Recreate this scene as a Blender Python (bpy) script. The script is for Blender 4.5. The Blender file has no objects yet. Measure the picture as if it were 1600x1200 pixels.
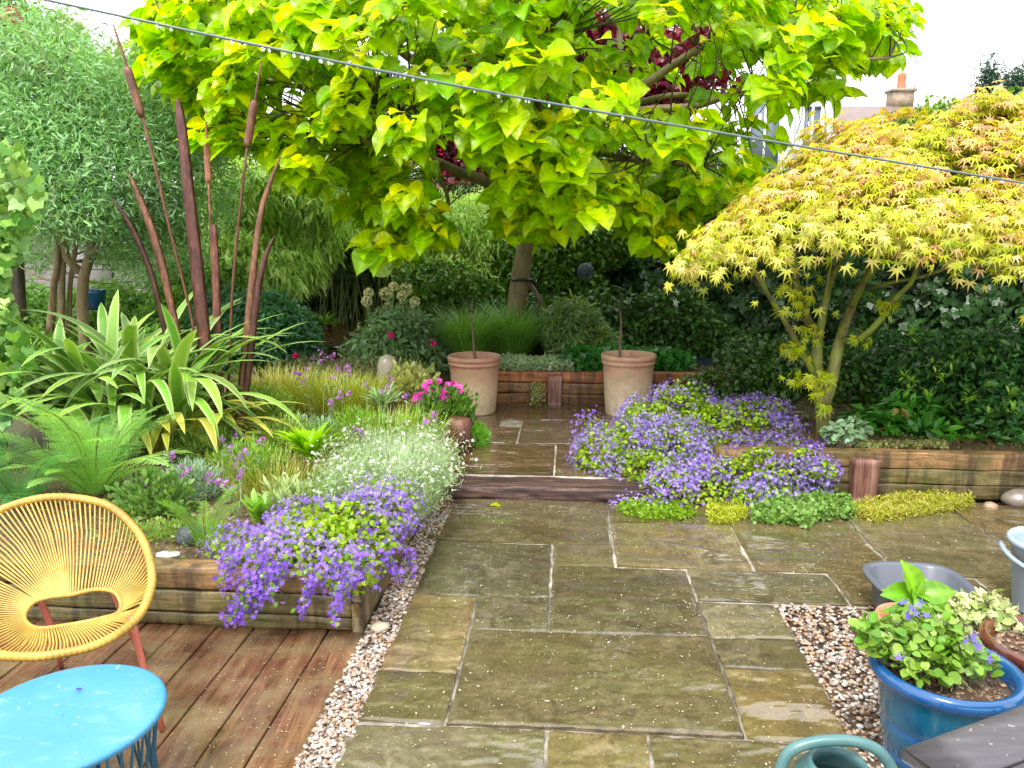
import bpy, math, random
import numpy as np
from math import sin, cos, pi, radians, atan, tan, sqrt
rng = np.random.default_rng(11); random.seed(5)
H = 1.8; F = 1202.0; PIT = atan(228/1202); TH = radians(4.207)
sc = bpy.context.scene; COL = sc.collection
# ---------------- camera, world, light, exposure
cam = bpy.data.cameras.new("camera"); co = bpy.data.objects.new("camera", cam); COL.objects.link(co)
cam.sensor_width = 36; cam.lens = F/1600*36; cam.clip_end = 600; cam.clip_start = .05
co.location = (0, 0, H); co.rotation_euler = (pi/2-PIT, 0, 0); sc.camera = co
SUN_EL, SUN_AZ = radians(58), radians(205)      # azimuth clockwise from +Y: behind the camera, a little left
world = bpy.data.worlds.new("World"); sc.world = world; world.use_nodes = True
nt = world.node_tree; bg = nt.nodes["Background"]
sky = nt.nodes.new("ShaderNodeTexSky"); sky.sky_type = 'NISHITA'; sky.sun_disc = False
sky.sun_elevation = SUN_EL; sky.sun_rotation = SUN_AZ; sky.dust_density = 6; sky.air_density = 1.5
hs = nt.nodes.new("ShaderNodeHueSaturation"); hs.inputs['Saturation'].default_value = .12
mx = nt.nodes.new("ShaderNodeMix"); mx.data_type = 'RGBA'
mx.inputs[6].default_value = (1, 1, 1, 1); mx.inputs[7].default_value = (1, 1, 1, 1)
nz = nt.nodes.new("ShaderNodeTexNoise"); nz.inputs['Scale'].default_value = 2.2; nz.inputs['Detail'].default_value = 5
tcw = nt.nodes.new("ShaderNodeTexCoord"); nt.links.new(tcw.outputs['Generated'], nz.inputs['Vector'])
cr = nt.nodes.new("ShaderNodeValToRGB"); cr.color_ramp.elements[0].color = (9, 9.3, 9.9, 1); cr.color_ramp.elements[1].color = (13, 13, 13, 1)
cr.color_ramp.elements[0].position = .35; cr.color_ramp.elements[1].position = .65
nt.links.new(nz.outputs['Fac'], cr.inputs[0]); nt.links.new(sky.outputs[0], hs.inputs['Color'])
mx.inputs[0].default_value = .75
nt.links.new(hs.outputs[0], mx.inputs[6]); nt.links.new(cr.outputs[0], mx.inputs[7]); nt.links.new(mx.outputs[2], bg.inputs[0])
bg.inputs[1].default_value = .10
sl = bpy.data.lights.new("sun", 'SUN'); sl.energy = 1.5; sl.angle = radians(14); sl.color = (1, .96, .88)
so = bpy.data.objects.new("sun", sl); COL.objects.link(so)
so.rotation_euler = (pi/2-SUN_EL, 0, pi-SUN_AZ)
sc.view_settings.view_transform = 'Standard'; sc.view_settings.look = 'None'; sc.view_settings.gamma = 1
sc.view_settings.exposure = 1.38
sc.cycles.max_bounces = 7; sc.cycles.diffuse_bounces = 3; sc.cycles.glossy_bounces = 3; sc.cycles.transmission_bounces = 4
sc.cycles.use_denoising = True; sc.cycles.sample_clamp_indirect = 6
# ---------------- pixel -> place helpers
def ray(px, py):
    x = (px-800)/F; v = (600-py)/F
    return np.array((x, cos(PIT)+v*sin(PIT), -sin(PIT)+v*cos(PIT)))
def P(px, py, Y):
    d = ray(px, py); return d*(Y/d[1])+np.array((0, 0, H))
def G(px, py, z=0.):
    d = ray(px, py); return d*((z-H)/d[2])+np.array((0, 0, H))
def W(u, v, z=0.): return np.array((u*cos(TH)+v*sin(TH), -u*sin(TH)+v*cos(TH), z))
A = np.array
def nrm(a): return a/np.maximum(np.linalg.norm(a, axis=-1, keepdims=True), 1e-9)
def fb(x, y, z=0., s=1., seed=0.):     # cheap smooth noise -1..1
    x = x*s+seed*1.7; y = y*s-seed*2.3; z = z*s+seed
    return (np.sin(x*1.7+1.3*np.sin(y*2.1+z))+np.sin(y*2.3+1.1*np.sin(z*1.9+x*1.3)+2)+np.sin(z*2.9+x*1.1+1.7*np.sin(y*1.2)+4)+.5*np.sin(x*5.1+y*4.3+z*3.7))/3.5
# ---------------- mesh accumulator (triangles + a colour per vertex)
class M:
    def __init__(s): s.v = []; s.f = []; s.c = []; s.n = 0
    def add(s, v, f, c=(1, 1, 1)):
        v = np.asarray(v, float).reshape(-1, 3); f = np.asarray(f, int).reshape(-1, 3)
        c = np.asarray(c, float)
        if c.ndim == 1: c = np.tile(c, (len(v), 1))
        s.v.append(v); s.f.append(f+s.n); s.c.append(c); s.n += len(v); return s
    def build(s, name, mat, parent=None, org=(0, 0, 0), smooth=False):
        me = bpy.data.meshes.new(name)
        v = np.concatenate(s.v)-A(org, float); f = np.concatenate(s.f); c = np.concatenate(s.c)
        me.vertices.add(len(v)); me.vertices.foreach_set("co", v.ravel().astype(np.float32))
        me.loops.add(len(f)*3); me.loops.foreach_set("vertex_index", f.ravel().astype(np.int32))
        me.polygons.add(len(f)); me.polygons.foreach_set("loop_start", np.arange(0, len(f)*3, 3, dtype=np.int32))
        me.polygons.foreach_set("loop_total", np.full(len(f), 3, dtype=np.int32))
        me.update(calc_edges=True)
        ca = me.color_attributes.new("Col", 'FLOAT_COLOR', 'POINT')
        ca.data.foreach_set("color", np.hstack([c, np.ones((len(c), 1))]).ravel().astype(np.float32))
        if smooth: me.polygons.foreach_set("use_smooth", np.ones(len(f), dtype=bool))
        me.materials.append(mat); me.validate()
        o = bpy.data.objects.new(name, me); COL.objects.link(o)
        if parent: o.parent = parent
        else: o.location = org
        return o
def quads(q):
    q = np.asarray(q, int).reshape(-1, 4); return np.concatenate([q[:, [0, 1, 2]], q[:, [0, 2, 3]]])
def gridf(r, c, wrap=False):      # faces of an r x c vertex grid
    out = []
    for i in range(r-1):
        for j in range(c if wrap else c-1):
            k = (j+1) % c; out.append((i*c+j, i*c+k, (i+1)*c+k, (i+1)*c+j))
    return quads(out)
def tube(m, pts, rad, seg=6, col=(1, 1, 1), cap=True):
    p = np.asarray(pts, float); n = len(p); rad = np.broadcast_to(np.asarray(rad, float), (n,))
    t = nrm(np.gradient(p, axis=0)); up = A((0, 0, 1.)) if abs(t[0, 2]) < .9 else A((1., 0, 0))
    a = nrm(np.cross(t[0], up)); V = []
    for i in range(n):
        a = nrm(a-t[i]*a.dot(t[i])); b = np.cross(t[i], a)
        th = np.arange(seg)*2*pi/seg
        V.append(p[i]+rad[i]*(np.cos(th)[:, None]*a+np.sin(th)[:, None]*b))
    V = np.concatenate(V); f = gridf(n, seg, True)
    if cap:
        V = np.vstack([V, p[0], p[-1]]); e = []
        for j in range(seg): k = (j+1) % seg; e += [(n*seg, k, j), (n*seg+1, (n-1)*seg+j, (n-1)*seg+k)]
        f = np.vstack([f, e])
    m.add(V, f, col); return m
def spline(pts, n):
    p = np.asarray(pts, float); k = len(p); e = np.vstack([2*p[0]-p[1], p, 2*p[-1]-p[-2]]); out = []
    for s in np.linspace(0, k-1, n):
        i = min(int(s), k-2); t = s-i; a, b, c, d = e[i:i+4]
        out.append(.5*((2*b)+(-a+c)*t+(2*a-5*b+4*c-d)*t*t+(-a+3*b-3*c+d)*t**3))
    return A(out)
def lathe(m, prof, c=(0, 0, 0), seg=48, col=(1, 1, 1), wob=0.):
    c = A(c, float); V = []; th = np.arange(seg)*2*pi/seg
    for r, z in prof:
        rr = max(r, .002)*(1+wob*np.sin(th*2+z*3)); V.append(np.stack([c[0]+rr*np.cos(th), c[1]+rr*np.sin(th), np.full(seg, c[2]+z)], 1))
    m.add(np.concatenate(V), gridf(len(prof), seg, True), col); return m
def box(m, lo, hi, col=(1, 1, 1), fr=None):     # fr: function (x,y,z)->world
    x0, y0, z0 = lo; x1, y1, z1 = hi
    v = [(x0, y0, z0), (x1, y0, z0), (x1, y1, z0), (x0, y1, z0), (x0, y0, z1), (x1, y0, z1), (x1, y1, z1), (x0, y1, z1)]
    if fr: v = [fr(*q) for q in v]
    m.add(v, quads([(0, 3, 2, 1), (4, 5, 6, 7), (0, 1, 5, 4), (1, 2, 6, 5), (2, 3, 7, 6), (3, 0, 4, 7)]), col); return m
def beam(m, lo, hi, ax=0, fr=None, jit=.004, step=.06, bev=.008, col=(1, 1, 1), seed=None):
    """worn timber: rounded cross-section, subdivided along axis ax, jittered"""
    lo = A(lo, float); hi = A(hi, float); L = hi[ax]-lo[ax]; n = max(3, int(L/step)+1)
    o = [i for i in range(3) if i != ax]
    a0, a1 = lo[o[0]], hi[o[0]]; b0, b1 = lo[o[1]], hi[o[1]]; V = []; sd = rng.random()*50 if seed is None else seed
    sec = []
    for (x, y, sx, sy) in ((a0, b0, 1, 1), (a1, b0, -1, 1), (a1, b1, -1, -1), (a0, b1, 1, -1)):
        q = [(x, y+sy*bev), (x+sx*bev*.3, y+sy*bev*.3), (x+sx*bev, y)]
        sec += q if (sx*sy > 0) else q[::-1]
    full = []
    for i in range(12):
        full.append(sec[i])
        if i % 3 == 2:
            p, q = A(sec[i]), A(sec[(i+1) % 12])
            for t in (.25, .5, .75): full.append(tuple(p+(q-p)*t))
    k = len(full)
    for i in range(n):
        s = lo[ax]+L*i/(n-1)
        for j, (x, y) in enumerate(full):
            w = [0, 0, 0]; w[ax] = s+(0 if 0 < i < n-1 else jit*.5*fb(A(x), A(y), 0, 30, sd))
            d = jit*(fb(A(s), A(x*4.), A(y*4.), 6, sd)+.6*fb(A(s*.4), A(x*18.), A(y*18.), 9, sd+3))
            cx, cy = (a0+a1)/2, (b0+b1)/2
            w[o[0]] = x+d*(1 if x > cx else -1); w[o[1]] = y+d*.7*(1 if y > cy else -1); V.append(w)
    f = [tuple(t) for t in gridf(n, k, True)]
    V += [[(lo if True else 0)[0], 0, 0]]*0
    for e in (0, n-1):
        w = [0, 0, 0]; w[ax] = V[e*k][ax]; w[o[0]] = (a0+a1)/2; w[o[1]] = (b0+b1)/2; V.append(w); ci = len(V)-1
        for j in range(k): f.append((ci, e*k+j, e*k+(j+1) % k))
    if fr: V = [fr(*q) for q in V]
    m.add(V, f, col); return m
# ---------------- leaf templates  (x across, y along, z normal)
def leafT(prof, fold=.12, droop=.15, lobe=0., cols=3):
    V = []; xs = np.linspace(-1, 1, cols)
    for i, (y, w) in enumerate(prof):
        for x in xs:
            yy = y-(lobe*abs(x)**1.5*max(0, 1-i/1.5) if lobe else 0)
            V.append((x*w, yy, fold*abs(x)*w*2-droop*y*y))
    return A(V), gridf(len(prof), cols)
HEART = leafT([(0, .14), (.02, .40), (.18, .49), (.38, .46), (.6, .33), (.82, .14), (1.04, .0)], .14, .22, .16, 5)
def heart(asym, droop, fold, wav):
    V, f = leafT([(0, .16), (.01, .46), (.11, .56), (.24, .585), (.38, .55), (.52, .47), (.66, .36), (.79, .23), (.90, .10), (1.01, .0)], fold, droop, .17, 5); V = V.copy()
    for i in range(10):
        for j in range(5):
            k = i*5+j; V[k, 2] += (.018*(-1)**i)*(1 if j in (1, 3) else .3)+wav*sin(i*1.3+j*1.7)*(abs(j-2)/2.); V[k, 0] += asym*V[k, 1]**2
    t = np.ones((50, 1)); 
    for i in range(10):
        for j in range(5): t[i*5+j] = 1.4 if j == 2 else (1.1 if i % 2 else .82)
    return V, f, t
HEARTS = [heart(.06, .20, .14, .02), heart(-.10, .32, .10, .04), heart(.0, .08, .2, .03), heart(.14, .42, .16, .05)]
OVAL = leafT([(0, .02), (.25, .27), (.55, .3), (.8, .17), (1, 0)], .15, .2)
ROUND = leafT([(0, .12), (.15, .42), (.5, .5), (.8, .3), (1, 0)], .12, .15, .12)
LANCE = leafT([(0, .02), (.3, .1), (.65, .085), (1, 0)], .2, .25)
WIDEL = leafT([(0, .02), (.3, .17), (.65, .15), (1, 0)], .2, .25)
TINY = (A([(0, 0, 0), (.22, .5, .04), (0, 1, -.08), (-.22, .5, .04)]), A([(0, 1, 2), (0, 2, 3)]))
def star(angs, rads, vr, droop):
    V = [(0, 0, 0)]; n = len(angs)
    for i in range(n):
        a = radians(angs[i]); r = rads[i]; V.append((sin(a)*r, cos(a)*r, -droop*r*r))
        if i < n-1:
            a2 = (a+radians(angs[i+1]))/2; V.append((sin(a2)*vr, cos(a2)*vr, .03))
    k = len(V)-1; f = [(0, i+1, i) for i in range(1, k)]
    return A(V), A(f)
MAPLE = star([-118, -80, -40, 0, 40, 80, 118], [.45, .72, .93, 1.05, .93, .72, .45], .3, .3)
IVYL = star([-120, -62, 0, 62, 120], [.62, .78, 1, .78, .62], .66, .15)
FLOW5 = star([-180+72*i for i in range(6)], [1]*6, .38, -.25)
FLOW8 = star([-180+45*i for i in range(9)], [1]*9, .75, -.1)
def scat(m, T, pos, ax, nor, s, col, tipcol=None):
    """place template at many positions; ax = leaf direction, nor = rough normal, s sizes, col per leaf"""
    tv, tf = T[:2]; pos = np.asarray(pos); n = len(pos)
    if n == 0: return m
    ax = nrm(np.broadcast_to(ax, (n, 3))); nor = np.broadcast_to(nor, (n, 3)); sd = nrm(np.cross(ax, nor)+1e-6); nn = np.cross(sd, ax)
    s = np.broadcast_to(np.asarray(s, float), (n,))[:, None, None]
    V = pos[:, None]+s*(tv[None, :, 0:1]*sd[:, None]+tv[None, :, 1:2]*ax[:, None]+tv[None, :, 2:3]*nn[:, None])
    k = len(tv); f = tf[None]+(np.arange(n)*k)[:, None, None]
    col = np.broadcast_to(np.asarray(col, float), (n, 3)); C = np.repeat(col[:, None], k, 1)
    if len(T) > 2: C = C*T[2][None]
    if tipcol is not None:
        t = np.clip(tv[:, 1], 0, 1)[None, :, None]**2; C = C*(1-t)+A(tipcol)*t
    m.add(V.reshape(-1, 3), f.reshape(-1, 3), C.reshape(-1, 3)); return m
def rv(n): return nrm(rng.normal(size=(n, 3)))
def mixc(n, *cs):        # random per-leaf colours blended between the given ones
    cs = A(cs, float); w = rng.dirichlet(np.ones(len(cs))*.6, n); c = w@cs
    return c*(1+rng.normal(0, .12, (n, 1))).clip(.6, 1.5)
def blobpts(blobs, dens, shell=.5, lump=.15):
    """points in blobs [(centre, (rx,ry,rz))]; returns positions, outward dirs, height fraction"""
    PP = []; DD = []
    vol = A([r[0]*r[1]+r[1]*r[2]+r[0]*r[2] for c, r in blobs]); cnt = (dens*vol/vol.sum()).astype(int)
    for (c, r), k in zip(blobs, cnt):
        d = rv(k); rad = (shell+(1-shell)*rng.random(k)**.6)*(1+lump*fb(d[:, 0], d[:, 1], d[:, 2], 3, c[0]))
        PP.append(A(c)+d*rad[:, None]*A(r)); DD.append(nrm(d/A(r)))
    return np.concatenate(PP), np.concatenate(DD)
def blades(m, base, az, L, w, p0, p1, col, nseg=6, cols=2, edge=None, fold=.3, tip=.0, twist=0., tp=2.2):
    """n arching blades; az azimuth, p0 lean at the base, p1 lean at the tip (radians from vertical)"""
    base = np.asarray(base); n = len(base); az = np.broadcast_to(az, (n,)); L = np.broadcast_to(L, (n,)); w = np.broadcast_to(w, (n,))
    p0 = np.broadcast_to(p0, (n,)); p1 = np.broadcast_to(p1, (n,)); col = np.broadcast_to(col, (n, 3))
    h = np.stack([np.cos(az), np.sin(az), 0*az], 1); up = A((0, 0, 1.)); pos = base.astype(float).copy(); rows = []; C = []
    xs = np.linspace(-1, 1, cols); sd0 = np.cross(h, up)
    for i in range(nseg+1):
        t = i/nseg; ph = p0+(p1-p0)*t**1.3; d = np.sin(ph)[:, None]*h+np.cos(ph)[:, None]*up; nn = np.cross(sd0, d)
        a = twist*t; sd = sd0*cos(a)+nn*sin(a)
        ww = w*(min(1, .55+t*1.5) if t < .5 else 1)*(max(0, 1-((t-.35)/.65)**tp) if t > .35 else 1); ww = np.maximum(ww, w*.02)
        for x in xs:
            rows.append(pos+sd*(x*ww)[:, None]*.5-nn*(fold*ww*(1-abs(x)) if cols > 2 else 0*ww)[:, None]*-.5)
            c = col if edge is None or abs(x) < .75 else (A(edge)[None]*.85+col*.15)
            C.append(c*(1-tip*t) if tip else c)
        pos = pos+d*(L/nseg)[:, None]
    k = len(rows); V = np.stack(rows, 1); C = np.stack(C, 1); f = gridf(nseg+1, cols)
    m.add(V.reshape(-1, 3), (f[None]+(np.arange(n)*k)[:, None, None]).reshape(-1, 3), C.reshape(-1, 3)); return pos
def disk(c, r, n, z=None):
    a = rng.random(n)*2*pi; q = np.sqrt(rng.random(n)); rr = r if np.ndim(r) else (r, r)
    p = np.stack([c[0]+np.cos(a)*q*rr[0], c[1]+np.sin(a)*q*rr[1], np.full(n, c[2] if z is None else z)], 1); return p, a
# ---------------- properties
def tag(o, label=None, cat=None, group=None, kind=None):
    if label: o['label'] = label
    if cat: o['category'] = cat
    if group: o['group'] = group
    if kind: o['kind'] = kind
    return o
def empty(name, loc, label, cat, group=None):
    o = bpy.data.objects.new(name, None); COL.objects.link(o); o.location = loc; o.empty_display_size = .1
    return tag(o, label, cat, group)
def thing(name, loc, label, cat, parts, group=None):
    """parts: [(part name, M, material, smooth)]"""
    r = empty(name, loc, label, cat, group)
    for p in parts:
        if p[1].n: p_ = p[1].build(p[0], p[2], r, loc, p[3] if len(p) > 3 else False)
    return r
def solo(name, m, mat, loc, label, cat, group=None, kind=None, smooth=False):
    return tag(m.build(name, mat, None, loc, smooth), label, cat, group, kind)
# ---------------- materials
class N:
    def __init__(s, name):
        s.m = bpy.data.materials.new(name); s.m.use_nodes = True; s.t = s.m.node_tree; s.b = s.t.nodes["Principled BSDF"]; s.out = s.t.nodes["Material Output"]
    def new(s, ty, **kw):
        n = s.t.nodes.new("ShaderNode"+ty)
        for k, v in kw.items():
            if k[0] == '_': setattr(n, k[1:], v)
            else: n.inputs[k.replace('0', ' ')].default_value = v
        return n
    def l(s, a, b): s.t.links.new(a, b)
    def co(s, scale=(1, 1, 1), rot=(0, 0, 0), kind='Object'):
        t = s.new("TexCoord"); mp = s.new("Mapping"); mp.inputs['Scale'].default_value = scale; mp.inputs['Rotation'].default_value = rot
        s.l(t.outputs[kind], mp.inputs[0]); return mp.outputs[0]
    def noise(s, vec, scale, det=4, rough=.6, dist=0.):
        n = s.new("TexNoise", Scale=scale, Detail=det, Roughness=rough, Distortion=dist); s.l(vec, n.inputs['Vector']); return n.outputs['Fac']
    def ramp(s, fac, stops):
        r = s.new("ValToRGB"); e = r.color_ramp.elements
        while len(e) < len(stops): e.new(.5)
        for q, (p, c) in zip(e, stops):
            q.position = p; q.color = (c, c, c, 1) if np.ndim(c) == 0 else (*c, 1)
        s.l(fac, r.inputs[0]); return r.outputs[0]
    def mix(s, fac, a, b, mode='MIX'):
        n = s.new("Mix", _data_type='RGBA', _blend_type=mode)
        for sock, v in ((0, fac), (6, a), (7, b)):
            if hasattr(v, 'is_linked'): s.l(v, n.inputs[sock])
            else: n.inputs[sock].default_value = v if sock == 0 else (*v, 1)
        return n.outputs[2]
    def bump(s, h, st=.3, d=.01, prev=None):
        b = s.new("Bump", Strength=st, Distance=d); s.l(h, b.inputs['Height'])
        if prev: s.l(prev, b.inputs['Normal'])
        return b.outputs[0]
    def set(s, **kw):
        for k, v in kw.items():
            i = s.b.inputs[k.replace('_', ' ')]
            if hasattr(v, 'is_linked'): s.l(v, i)
            else: i.default_value = (*v, 1) if np.ndim(v) and len(v) == 3 else v
        return s
def leafmat(name, tr=.35, rough=.35, sat=1.1, gain=1.35, tcol=(1.15, 1.1, .5), vein=0.):
    n = N(name); at = n.new("VertexColor", _layer_name="Col"); v = n.co()
    c = n.mix(n.ramp(n.noise(v, 9, 3), [(.3, 0.), (.7, .5)]), at.outputs[0], (0, 0, 0), 'MIX')
    c = n.mix(.35, at.outputs[0], c)
    hs = n.new("HueSaturation", Saturation=sat); n.l(c, hs.inputs['Color']); c = hs.outputs[0]
    bp = n.bump(n.noise(v, 60, 2), .25, .004)
    n.set(Base_Color=c, Roughness=rough, Normal=bp); n.b.inputs['Specular IOR Level'].default_value = .5
    if tr:
        t = n.new("BsdfTranslucent"); g = n.mix(1., c, tuple(q*gain for q in tcol), 'MULTIPLY'); n.l(g, t.inputs[0])
        ms = n.new("MixShader"); ms.inputs[0].default_value = tr; n.l(n.b.outputs[0], ms.inputs[1]); n.l(t.outputs[0], ms.inputs[2]); n.l(ms.outputs[0], n.out.inputs[0])
    return n.m
LEAF = leafmat("leaf"); GLOSS = leafmat("glossy_leaf", .18, .36); PETAL = leafmat("petal", .35, .6, 1.1, 1.2, (1, 1, 1)); BIG = leafmat("broad_leaf", .42, .32, 1.12, 1.5, (1.1, 1.15, .35))
def wood(name, c1, c2, c3, scale=1., rot=0., rough=.55, moss=None, axis=0, bumpd=.006, wet=True, drip=False):
    n = N(name); s = [22, 22, 22]; s[axis] = 1.6; v = n.co(tuple(q*scale for q in s), (0, 0, rot)); v0 = n.co((1, 1, 1))
    g = n.noise(v, 1.6, 7, .65, .6); big = n.noise(v0, 2.3, 4, .6)
    c = n.ramp(g, [(.3, c1), (.5, c2), (.72, c3)])
    c = n.mix(n.ramp(big, [(.35, 0.), (.7, .75)]), c, tuple(q*.45 for q in c1))
    if moss: c = n.mix(n.ramp(n.noise(v0, 5.5, 6, .7), [(.42, 0.), (.62, .8)]), c, moss)
    if drip: c = n.mix(n.ramp(n.noise(n.co((9, 9, 1.1)), 1.3, 4, .6), [(.5, 0.), (.62, .72)]), c, tuple(q*.35 for q in c1)); c = n.mix(n.ramp(n.noise(v0, 40, 5, .7), [(.5, 0.), (.7, .4)]), c, tuple(q*.5 for q in c1))
    r = n.ramp(n.noise(v0, 7, 3), [(.3, rough-.28 if wet else rough), (.7, rough+.15)])
    c = n.mix(1., c, n.new('VertexColor', _layer_name='Col').outputs[0], 'MULTIPLY')
    n.set(Base_Color=c, Roughness=r, Normal=n.bump(g, .7, bumpd)); return n.m
SLEEP = wood("weathered_sleeper", (.10, .065, .03), (.28, .20, .10), (.42, .31, .17), rot=TH, moss=(.075, .085, .02), drip=True, bumpd=.012)
SLEEPY = wood("weathered_sleeper_side", (.12, .08, .04), (.32, .24, .13), (.45, .35, .2), rot=TH, moss=(.10, .09, .03), axis=1, drip=True, bumpd=.012)
SLEEPN = wood("new_sleeper", (.12, .045, .018), (.33, .15, .055), (.46, .24, .1), rot=TH, drip=True)
OLDW = wood("old_red_timber", (.018, .010, .009), (.075, .038, .032), (.26, .15, .12), rot=TH, rough=.62, bumpd=.012)
OLDV = wood("old_post_timber", (.06, .018, .012), (.27, .12, .085), (.45, .29, .22), axis=2, rough=.6, bumpd=.012)
DARKF = wood("dark_fence_board", (.02, .014, .01), (.05, .033, .024), (.08, .055, .04), axis=2)
BROWNF = wood("brown_fence_board", (.06, .04, .03), (.15, .10, .08), (.24, .17, .13), axis=2)
GREYW = wood("grey_painted_board", (.24, .22, .2), (.36, .33, .31), (.46, .43, .40), axis=0, rough=.7, wet=False)
BARKS = wood("smooth_bark", (.14, .09, .05), (.34, .24, .14), (.48, .36, .22), scale=.6, axis=2, moss=(.22, .19, .08), bumpd=.01)
BARKM = wood("mossy_bark", (.09, .08, .03), (.20, .19, .06), (.32, .28, .14), scale=.8, axis=2, moss=(.24, .32, .02), bumpd=.01)
BARKD = wood("dark_twig", (.03, .02, .012), (.08, .06, .035), (.14, .1, .07), axis=2)
def simple(name, col, rough=.5, metal=0., nz=0., nsc=8, c2=None, bump=0., bsc=40, coat=0., det=4, spec=.5):
    n = N(name); v = n.co()
    c = n.ramp(n.noise(v, nsc, det), [(.35, col), (.68, c2 if c2 else tuple(q*(1-nz) for q in col))]) if (nz or c2) else col
    n.set(Base_Color=c, Roughness=rough, Metallic=metal, Coat_Weight=coat); n.b.inputs['Specular IOR Level'].default_value = spec
    n.b.inputs['Coat Roughness'].default_value = .06
    if bump: n.set(Normal=n.bump(n.noise(v, bsc, 5), .5, bump))
    return n.m
def vcol(name, rough=.4, bump=0., nsc=30, metal=0.):
    n = N(name); at = n.new("VertexColor", _layer_name="Col"); v = n.co(); q = n.noise(v, nsc, 4)
    c = n.mix(n.ramp(q, [(.35, 0.), (.7, .5)]), at.outputs[0], (.02, .015, .01)); n.set(Base_Color=n.mix(.6, at.outputs[0], c), Roughness=rough, Metallic=metal)
    if bump: n.set(Normal=n.bump(q, .5, bump))
    return n.m
STEM = vcol("green_stem", .5); PEB = vcol("pebble_stone", .28, .002, 45); SOIL = simple("bed_soil", (.05, .03, .018), .6, c2=(.16, .10, .06), nsc=30, bump=.02, bsc=60, det=8)
# ---------------- ground, beds, paving
def sheet(name, quad, mat, z=None, n=2, amp=0.):
    m = M(); a, b, c, d = [A(q, float) for q in quad]; V = []
    for i in range(n):
        for j in range(n):
            s, t = j/(n-1), i/(n-1); p = (a*(1-s)+b*s)*(1-t)+(d*(1-s)+c*s)*t
            V.append(p+A((0, 0, amp*fb(p[0], p[1], 0, 3))))
    m.add(V, gridf(n, n)); o = m.build(name, mat); o['kind'] = 'structure'; return o
sheet("ground", [(-70, -20, -.03), (70, -20, -.03), (70, 160, -.03), (-70, 160, -.03)], simple("lawn_soil", (.05, .07, .02), .9, c2=(.09, .10, .04), nsc=3))
sheet("soil", [W(-9, 3.3, .26), W(-.96, 3.3, .26), W(-.96, 8.2, .27), W(-9, 8.2, .27)], SOIL, n=60, amp=.012)
sheet("soil", [W(-12, 8.2, .28), W(-.9, 8.2, .28), W(-.9, 16, .32), W(-12, 16, .32)], SOIL, n=40, amp=.02)
sheet("soil", [W(-.9, 7.92, .40), W(8, 7.92, .40), W(8, 16, .45), W(-.9, 16, .45)], SOIL, n=50, amp=.02)
sheet("soil", [W(1.12, 5.42, .30), W(8, 5.42, .30), W(8, 7.92, .33), W(1.12, 7.92, .33)], SOIL, n=60, amp=.015)
def stone_mat():
    n = N("riven_sandstone"); v = n.co(); at = n.new("VertexColor", _layer_name="Col")
    big = n.noise(v, 1.5, 5, .6, .7); fine = n.noise(v, 55, 8, .75); mid = n.noise(v, 8, 6, .7, 1.)
    spk = n.noise(v, 170, 2, .5)
    c = n.ramp(mid, [(.28, (.05, .039, .024)), (.47, (.108, .088, .048)), (.62, (.17, .142, .085)), (.8, (.26, .225, .16))])
    c = n.mix(n.ramp(big, [(.42, 0.), (.62, .62)]), c, (.098, .086, .030))       # algae film
    c = n.mix(n.ramp(n.noise(v, 2.7, 4, .6), [(.56, 0.), (.74, .8)]), c, (.125, .09, .065))  # bare brown patches
    c = n.mix(n.ramp(fine, [(.5, 0.), (.72, .65)]), c, (.03, .027, .01))
    c = n.mix(1., c, at.outputs[0], 'MULTIPLY')
    st = n.co((1.3, 5.5, 1), (0, 0, TH)); rv_ = n.noise(st, 1.5, 7, .66, 1.2)
    step = n.ramp(rv_, [(0., 0.), (.36, .12), (.375, .3), (.50, .40), (.512, .62), (.62, .70), (.63, .93), (1., 1.)])
    c = n.mix(n.ramp(spk, [(.66, 0.), (.74, .55)]), c, (.42, .40, .33))
    # pale worn lips along the riven ridges
    lip = n.ramp(rv_, [(.365, 0.), (.374, .7), (.380, 0.), (.500, 0.), (.508, .9), (.518, .0), (.614, 0.), (.624, .95), (.636, 0.)])
    lip = n.mix(1., lip, n.ramp(n.noise(v, 4.5, 3), [(.40, 0.), (.52, 1.)]), 'MULTIPLY')
    b = n.bump(n.noise(v, 26, 6, .7), .4, .004); b = n.bump(fine, .3, .0015, b)
    r = n.ramp(n.noise(v, 3.2, 5, .7), [(.3, .05), (.5, .14), (.75, .34)]); n.set(Coat_Weight=n.ramp(n.noise(v, 1.9, 5, .65, .5), [(.38, .25), (.58, 1.)])); n.b.inputs['Coat Roughness'].default_value = .035; n.b.inputs['Coat IOR'].default_value = 1.6
    n.set(Base_Color=c, Roughness=r, Normal=b); n.b.inputs['Specular IOR Level'].default_value = .55; return n.m
STONE = stone_mat()
MORT = simple("pale_mortar", (.46, .42, .36), .4, c2=(.10, .08, .05), nsc=9, bump=.006, bsc=60)
def riven(u, v, sd):      # split-stone terraces with steep little lips
    x = u*1.25+sd; y = v*3.6+sd*.7
    n = .5*fb(x, y, 0, 1.1, sd)+.25*fb(x, y, 1, 2.7, sd+1)+.12*fb(x, y, 2, 6.5, sd+2)+.05*fb(x, y, 3, 17, sd+3)
    q = n*7.; f = q-np.floor(q); st = np.clip((f-.84)/.13, 0, 1); st = st*st*(3-2*st)
    return (np.floor(q)+st)*.0046+.0007*fb(u, v, 0, 40, sd)+.0004*fb(u, v, 0, 95, sd)
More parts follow.
